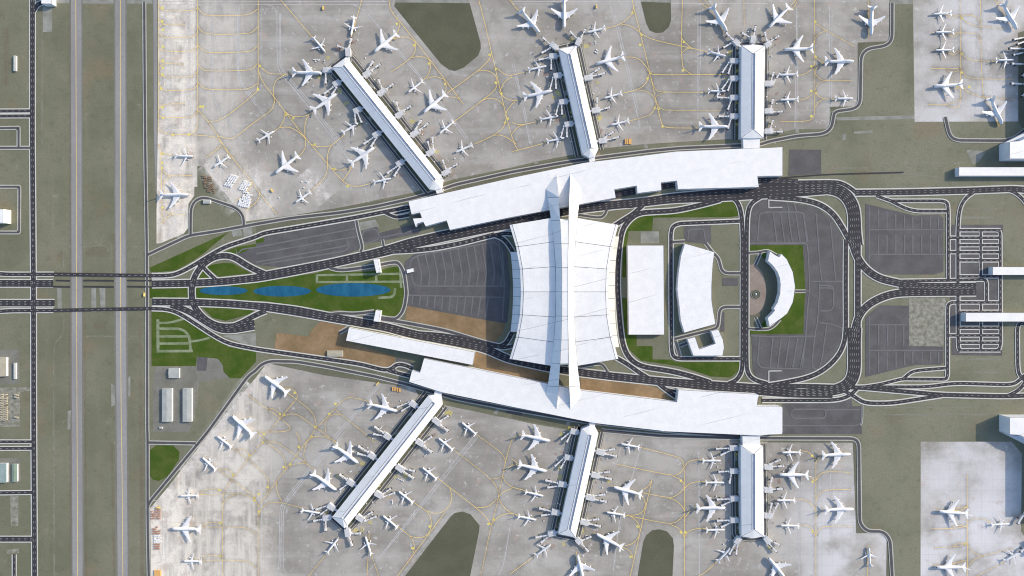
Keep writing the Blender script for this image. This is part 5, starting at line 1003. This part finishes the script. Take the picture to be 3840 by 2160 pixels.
def frame(a, b, z=0):
    d = (b - a); d.z = 0; L = d.length; d.normalize(); n = Vector((-d.y, d.x, 0))
    return Matrix(((d.x, n.x, 0, a.x), (d.y, n.y, 0, a.y), (0, 0, 1, z), (0, 0, 0, 1))), L
for ln in GATES.strip().split('\n'):
    parts = ln.split('|'); pier = parts[0]; cnt = {}
    for g_ in parts[1:]:
        side, rest = g_.split('@', 1); i = cnt.get(side, 0); cnt[side] = i + 1
        q = [W(p[0], p[1], 7) for p in P('@' + rest)]
        A0, A1 = q[0], q[1]; c = (A0 + A1) / 2
        t = empty('boarding_gate', (c.x, c.y, 0))
        if pier == 'far': ph = '%s white boarding bridge pair reaching in at the %s right picture edge' % (ORD[i], 'upper' if side == 'up' else 'lower')
        elif side == 'tip': ph = 'white gatehouse with two boarding bridges, %s corner of the %s pier tip' % ([('upper', 'left'), ('right', 'left'), ('left', 'middle', 'right'), ('left', 'lower'), ('left', 'right'), ('left', 'right')][list(PIERS).index(pier)][i], pier)
        else: ph = 'white gatehouse with two boarding bridges, %s from tip, %s side of %s pier' % (ORD[i], side, pier)
        tag(t, ph, 'boarding gate', 'gatehouses with boarding bridges along the piers'); GP.append((c, ph, pier, side, i))
        off = Vector((c.x, c.y, 0))
        Mx, L = frame(A0 - off, A1 - off)
        m = MB(); m.box(2.5, L, -5.4, 5.4, 0, 8.4, Mx); b_ = m.build('gatehouse', M['wall'], t, fix=True)
        m = MB(); m.box(2.2, L*.62, -5.7, 5.7, 8.4, 9.0, Mx); m.box(L*.62, L + .3, -5.7, 5.7, 8.4, 9.0, Mx)
        m.add([Mx @ Vector(v) for v in ((2.2, -5.7, 9.0), (2.2, 5.7, 9.0), (L*.62, -5.7, 9.35), (L*.62, 5.7, 9.35), (L+.3, -5.7, 9.0), (L+.3, 5.7, 9.0))], [(0, 2, 3, 1), (2, 4, 5, 3), (0, 4, 2), (1, 3, 5)])
        m.build('gatehouse_roof', M['gate_roof'], b_, fix=True)
        m = MB(); m.box(-6, 2.6, -1.9, 1.9, 4, 7.4, Mx); m.build('link_corridor', M['wall'], t, fix=True)
        for j in (2, 4):
            p, e = q[j] - off, q[j+1] - off; Mb, Lb = frame(p, e)
            m = MB(); m.box(1.0, Lb*.5, -1.15, 1.15, 4.6, 7.0, Mb); m.box(Lb*.46, Lb - 2, -1.55, 1.55, 4.4, 7.4, Mb); br = m.build('boarding_bridge', M['bridge_white'], t, fix=True)
            m = MB(); m.cyl((p.x, p.y, 0), (p.x, p.y, 7.9), 2.1, n=16); m.build('rotunda', M['bridge_white'], br, fix=True)
            m = MB(); m.cyl((e.x, e.y, 4.0), (e.x, e.y, 8.0), 2.2, n=16); m.box(Lb - 1, Lb + 2.6, -1.9, 1.9, 4.2, 7.2, Mb); m.build('cab', M['bridge_white'], br, fix=True)
            m = MB(); m.box(Lb*.46 - .25, Lb*.46 + .35, -1.75, 1.75, 4.3, 7.55, Mb); m.build('bellows', M['metal_dark'], br, fix=True); m = MB(); m.box(Lb + 2.6, Lb + 3.8, -2.1, 2.1, 4.0, 7.5, Mb); m.build('cab_canopy', M['metal_dark'], br, fix=True)
            m = MB(); m.box(Lb*.74 - .5, Lb*.74 + .5, -2.6, -2.1, 0, 5.5, Mb); m.box(Lb*.74 - .5, Lb*.74 + .5, 2.1, 2.6, 0, 5.5, Mb); m.box(Lb*.74 - .9, Lb*.74 + .9, -2.9, 2.9, .3, 1.3, Mb); m.build('drive_column', M['metal_dark'], br, fix=True)

# painted equipment hatching beside the gates
rng = random.Random(3); HM = {'paint_faint': MB(), 'paint_disc': MB(), 'box_red': MB()}; CARTS = []
for c_, ph, pier, side, i in GP:
    if pier == 'far': continue
    for kk in range(5):
        a = rng.uniform(0, 6.28); r_ = rng.uniform(14, 34); ang = rng.uniform(0, 3.14); px_, py_ = c_.x + math.cos(a)*r_, c_.y + math.sin(a)*r_
        nm_ = rng.choice(['paint_faint', 'paint_faint', 'paint_disc', 'box_red']); dx, dy = math.cos(ang), math.sin(ang); L = rng.uniform(2.5, 6)
        for q in range(rng.randint(4, 8)):
            o_ = (q - 3) * 1.5; cx, cy = px_ - dy*o_, py_ + dx*o_; w_ = .3; z = .205 + rng.random()*.02
            HM[nm_].add([Vector((cx - dx*L - dy*w_, cy - dy*L + dx*w_, z)), Vector((cx - dx*L + dy*w_, cy - dy*L - dx*w_, z)), Vector((cx + dx*L + dy*w_, cy + dy*L - dx*w_, z)), Vector((cx + dx*L - dy*w_, cy + dy*L + dx*w_, z))], [(0, 1, 2, 3)])
    for kk in range(2):
        a = rng.uniform(0, 6.28); r_ = rng.uniform(16, 40); CARTS.append((c_.x + math.cos(a)*r_, c_.y + math.sin(a)*r_))
for nm_, m in HM.items(): up(m); tag(m.build('stand_markings', M[nm_]), kind='structure')

# ------------------------------------------------------------------ floodlight masts
mast = empty('floodlight_mast')
m = MB(); m.cyl((0, 0, 0), (0, 0, 28), .38, .2, 10); m.build('pole', M['metal_dark'], mast, fix=True)
m = MB(); rings = []
for t in range(25):
    a = t * math.pi / 12; cx = Vector((math.cos(a)*1.9, math.sin(a)*1.9, 28))
    rings.append([cx + Vector((math.cos(a)*math.cos(b)*.28, math.sin(a)*math.cos(b)*.28, math.sin(b)*.28)) for b in [x*math.pi/4 for x in range(8)]])
m.loft(rings, False); hd = m.build('head_ring', M['metal_dark'], mast, fix=True)
for t in range(8):
    a = t * math.pi / 4; l_ = MB(); l_.box(-.3, .3, -.22, .22, -.5, .1, Matrix.Translation((math.cos(a)*2.1, math.sin(a)*2.1, 27.8)) @ Matrix.Rotation(a, 4, 'Z')); l_.build('floodlight', M['jet_grey'], hd, fix=True)
KM = kidmap(); taken = set()
for i, (x, y) in enumerate(P('@1,0 668,632 752,784 963,495 963,1052 1160,1297 1297,940 1477,1165 1632,1358 1160,765 @1,1 1947,305 1410,150 @2,0 446,388 727,404 2320,340 2506,373 797,830 875,1160 @3,0 70,450 48,870 30,1160 @1,3 1620,182 1413,438 1200,710 1011,949 665,835 @2,3 897,278 846,512 794,742 737,993 640,1130 @3,3 42,425 46,657 48,917')):
    p = W(x, y, 28); o = mast if i == 0 else copy_tree(mast, KM); o.location = (p.x, p.y, 0)
    best = min((g_ for g_ in GP if g_[1] not in taken), key=lambda g_: (g_[0] - Vector((p.x, p.y, g_[0].z))).length); taken.add(best[1])
    lab = best[1].replace('white gatehouse with two boarding bridges, ', 'thin dark floodlight mast by gatehouse at ') if best[3] == 'tip' else 'thin floodlight mast by gatehouse %s from tip, %s side of %s pier' % (ORD[best[4]], best[3], best[2])
    tag(o, lab, 'light mast', 'ring-headed floodlight masts beside the gates')

# ------------------------------------------------------------------ containers, carts, trucks
def container(name, mat, sx, sy, sz):
    t = empty(name); m = MB(); m.box(-sx/2, sx/2, -sy/2, sy/2, .35, sz); b = m.build('box', M[mat], t)
    m = MB(); m.box(-sx*.46, sx*.46, -sy*.42, sy*.42, .0, .36); m.build('base_frame', M['metal_dark'], t)
    return t
def scatter(proto, pts, label, cat, group, rz=0, jit=0):
    km = kidmap()
    for i, (x, y) in enumerate(pts):
        o = proto if i == 0 else copy_tree(proto, km); p = W(x, y, 1); o.location = (p.x, p.y, .05); o.rotation_euler = (0, 0, rz + random.uniform(-jit, jit)); tag(o, label, cat, group)
def grid(cr, x0, y0, nx, ny, dx, dy, sx=0, sy=0, keep=.85):
    return [P('@%s %f,%f' % (cr, x0 + i*dx + j*sx + random.uniform(-2, 2), y0 + j*dy + i*sy + random.uniform(-2, 2)))[0] for j in range(ny) for i in range(nx) if random.random() < keep]
wh = container('cargo_container', 'box_white', 4.2, 2.6, 2.2)
scatter(wh, grid('0,1', 2330, 312, 4, 8, 20, 14, -9, 6) + grid('0,1', 2460, 375, 4, 6, 20, 15, -9, 6) + grid('0,1', 2440, 480, 6, 10, 19, 15, -4, 4, .8), 'small white cargo container in the packed rows on the sandy apron', 'cargo container', 'white containers in rows on the sandy apron', .5, .15)
br_ = container('cargo_container', 'box_brown', 3.6, 2.4, 1.9)
scatter(br_, grid('0,1', 2040, 320, 5, 10, 20, 17, 4, 4, .75), 'small rusty brown container in loose rows on the olive notch', 'cargo container', 'rusty containers on the turf notch', .4, .3)
rd = container('cargo_container', 'box_red', 4.2, 2.6, 2.0)
scatter(rd, grid('0,3', 1530, 780, 5, 5, 19, 22, 0, 0, .8) + grid('0,3', 1545, 955, 4, 4, 19, 22, 0, 0, .8) + grid('0,3', 1560, 1130, 3, 3, 19, 22, 0, 0, .9), 'small red cargo container in rows inside the lower left lane loop', 'cargo container', 'red containers by the lower left lane loop', 0, .1)
w2 = container('cargo_container', 'box_white', 4.2, 2.6, 2.0)
scatter(w2, grid('0,3', 1560, 1045, 4, 4, 19, 20, 0, 0, .8), 'small white cargo container between the rows of red containers', 'cargo container', 'white containers among the red rows', 0, .1)
og = container('cargo_trailer', 'box_orange', 3.0, 9.0, 2.4)
scatter(og, P('@1,2 1377,1015 1400,1018 1423,1022 1446,1026'), 'orange trailer parked side by side at the stand below the lower concourse', 'trailer', 'four orange trailers below the concourse', .12)
og = container('cargo_trailer', 'box_orange', 3.6, 15, 2.4)
scatter(og, P('@0,3 1562,1424 1578,1424 1594,1424 1610,1424'), 'yellow-orange trailer side by side at the bottom left apron corner', 'trailer', 'orange trailers at the apron bottom corner')
og = container('cargo_trailer', 'box_orange', 3.2, 12, 2.4)
scatter(og, P('@2,0 1142,1426 1160,1426 1180,1424 1194,1424'), 'orange trailer side by side by the road between the upper piers', 'trailer', 'orange trailers between the upper piers')
def truck(mat):
    t = empty('truck'); m = MB(); m.box(-4.2, 1.8, -1.25, 1.25, .9, 3.4); m.build('cargo_body', M[mat], t)
    m = MB(); m.box(2.0, 4.1, -1.2, 1.2, .7, 2.4); m.add([(2.0, -1.2, 2.4), (2.0, 1.2, 2.4), (3.5, 1.15, 3.0), (3.5, -1.15, 3.0), (2.0, 1.15, 3.0), (2.0, -1.15, 3.0), (4.1, 1.2, 2.4), (4.1, -1.2, 2.4)], [(5, 3, 2, 4), (0, 7, 3, 5), (1, 4, 2, 6), (2, 3, 7, 6), (0, 5, 4, 1)])
    c = m.build('cab', M[mat], t, fix=True)
    for x in (-3, -1.6, 3.0):
        for y in (-1.1, 1.1):
            m = MB(); m.cyl((x, y - .15, .5), (x, y + .15, .5), .5, n=12); m.build('wheel', M['tyre'], t)
    m = MB(); m.add([(4.12, -1, 1.75), (4.12, 1, 1.75), (3.62, 1, 2.85), (3.62, -1, 2.85)], [(0, 1, 2, 3)]); m.build('windscreen', M['glass_dark'], c)
    return t
t0 = truck('truck_yellow'); km = kidmap()
for i, (s, a, lab) in enumerate([('@1,0 675,82', 1.5, 'yellow truck on the apron high above the upper-left pier'), ('@2,0 848,68', 1.5, 'yellow truck at the top between upper-middle pier and dark turf island'), ('@1,1 160,470', -1.0, 'yellow truck beside the container rows below a four-engine jet'),
        ('@0,2 1452,66', 1.57, 'yellow truck parked by the perimeter road left of the lawn'), ('@0,3 1595,758', 0, 'yellow truck just above the rows of red containers'), ('@1,2 1222,962', .8, 'yellow truck on the crossing below the lower concourse')]):
    o = t0 if i == 0 else copy_tree(t0, km); p = W(*P(s)[0], 1); o.location = (p.x, p.y, .06); o.rotation_euler = (0, 0, a); tag(o, lab, 'truck', 'yellow apron trucks')
t1 = truck('shed_cream'); km = kidmap(); q = grid('0,2', 18, 1075, 2, 15, 42, 18, 0, 0, .95) + grid('0,2', 172, 1075, 1, 2, 20, 22, 0, 0, 1) + grid('0,2', 170, 1300, 1, 1, 20, 22, 0, 0, 1)
for i, (x, y) in enumerate(q):
    o = t1 if i == 0 else copy_tree(t1, km); p = W(x, y, 1); o.location = (p.x, p.y, .05); o.rotation_euler = (0, 0, .22 if x < 50 else -.3); o.scale = (1.1, 1.1, 1.1)
    tag(o, 'cream truck parked slanted in the rows of the left edge yard' if x < 50 else 'cream truck standing apart at the right side of the truck yard', 'truck', 'cream trucks in the left edge yard' if x < 50 else 'cream trucks standing apart in the yard')
# stray white carts about the stands
ct = container('baggage_cart', 'box_white', 2.6, 1.8, 1.7)
scatter(ct, P('@1,0 585,600 600,603 615,601 630,606 640,604 602,618 @1,3 1370,690 1372,705 1370,720 1480,575 1700,240 1715,225 1430,470 1448,478 1465,485 1480,492 945,400 960,395 @2,0 850,500 858,510 838,520 845,530 860,535 @1,1 460,380 505,380 480,440 230,540 520,385') + [(1920 + x/S, 1080 - y/S) for x, y in CARTS], 'tiny white baggage cart left on the open concrete near a gate', 'baggage cart', 'stray white baggage carts on the aprons', 0, 1.5)

# ------------------------------------------------------------------ camera and light
cam = bpy.data.cameras.new('camera'); co = bpy.data.objects.new('camera', cam); C.objects.link(co)
co.location = (0, 0, H); cam.sensor_width = 36; cam.lens = 36 * H / (3840 * S); cam.clip_start = 1; cam.clip_end = 20000
bpy.context.scene.camera = co
bpy.context.scene.cycles.filter_width = 1.1
EL, AZ = math.radians(26), math.radians(23.5)
sp = Vector((math.cos(EL)*math.cos(AZ), math.cos(EL)*math.sin(AZ), math.sin(EL)))
sl = bpy.data.lights.new('sun', 'SUN'); sl.energy = 2.75; sl.angle = math.radians(.5); sl.color = (1, .87, .67)
so = bpy.data.objects.new('sun', sl); C.objects.link(so); so.rotation_euler = (-sp).to_track_quat('-Z', 'Y').to_euler()
w = bpy.data.worlds.new('World'); bpy.context.scene.world = w; w.use_nodes = True; nt = w.node_tree
sky = nt.nodes.new('ShaderNodeTexSky'); sky.sky_type = 'NISHITA'; sky.sun_disc = False; sky.ozone_density = 2.0; sky.dust_density = 1.5; sky.sun_elevation = EL; sky.sun_rotation = math.pi/2 - AZ
nt.links.new(sky.outputs[0], nt.nodes['Background'].inputs[0]); nt.nodes['Background'].inputs[1].default_value = .15
vs = bpy.context.scene.view_settings; vs.view_transform = 'Standard'; vs.look = 'None'; vs.exposure = .72; vs.gamma = 1
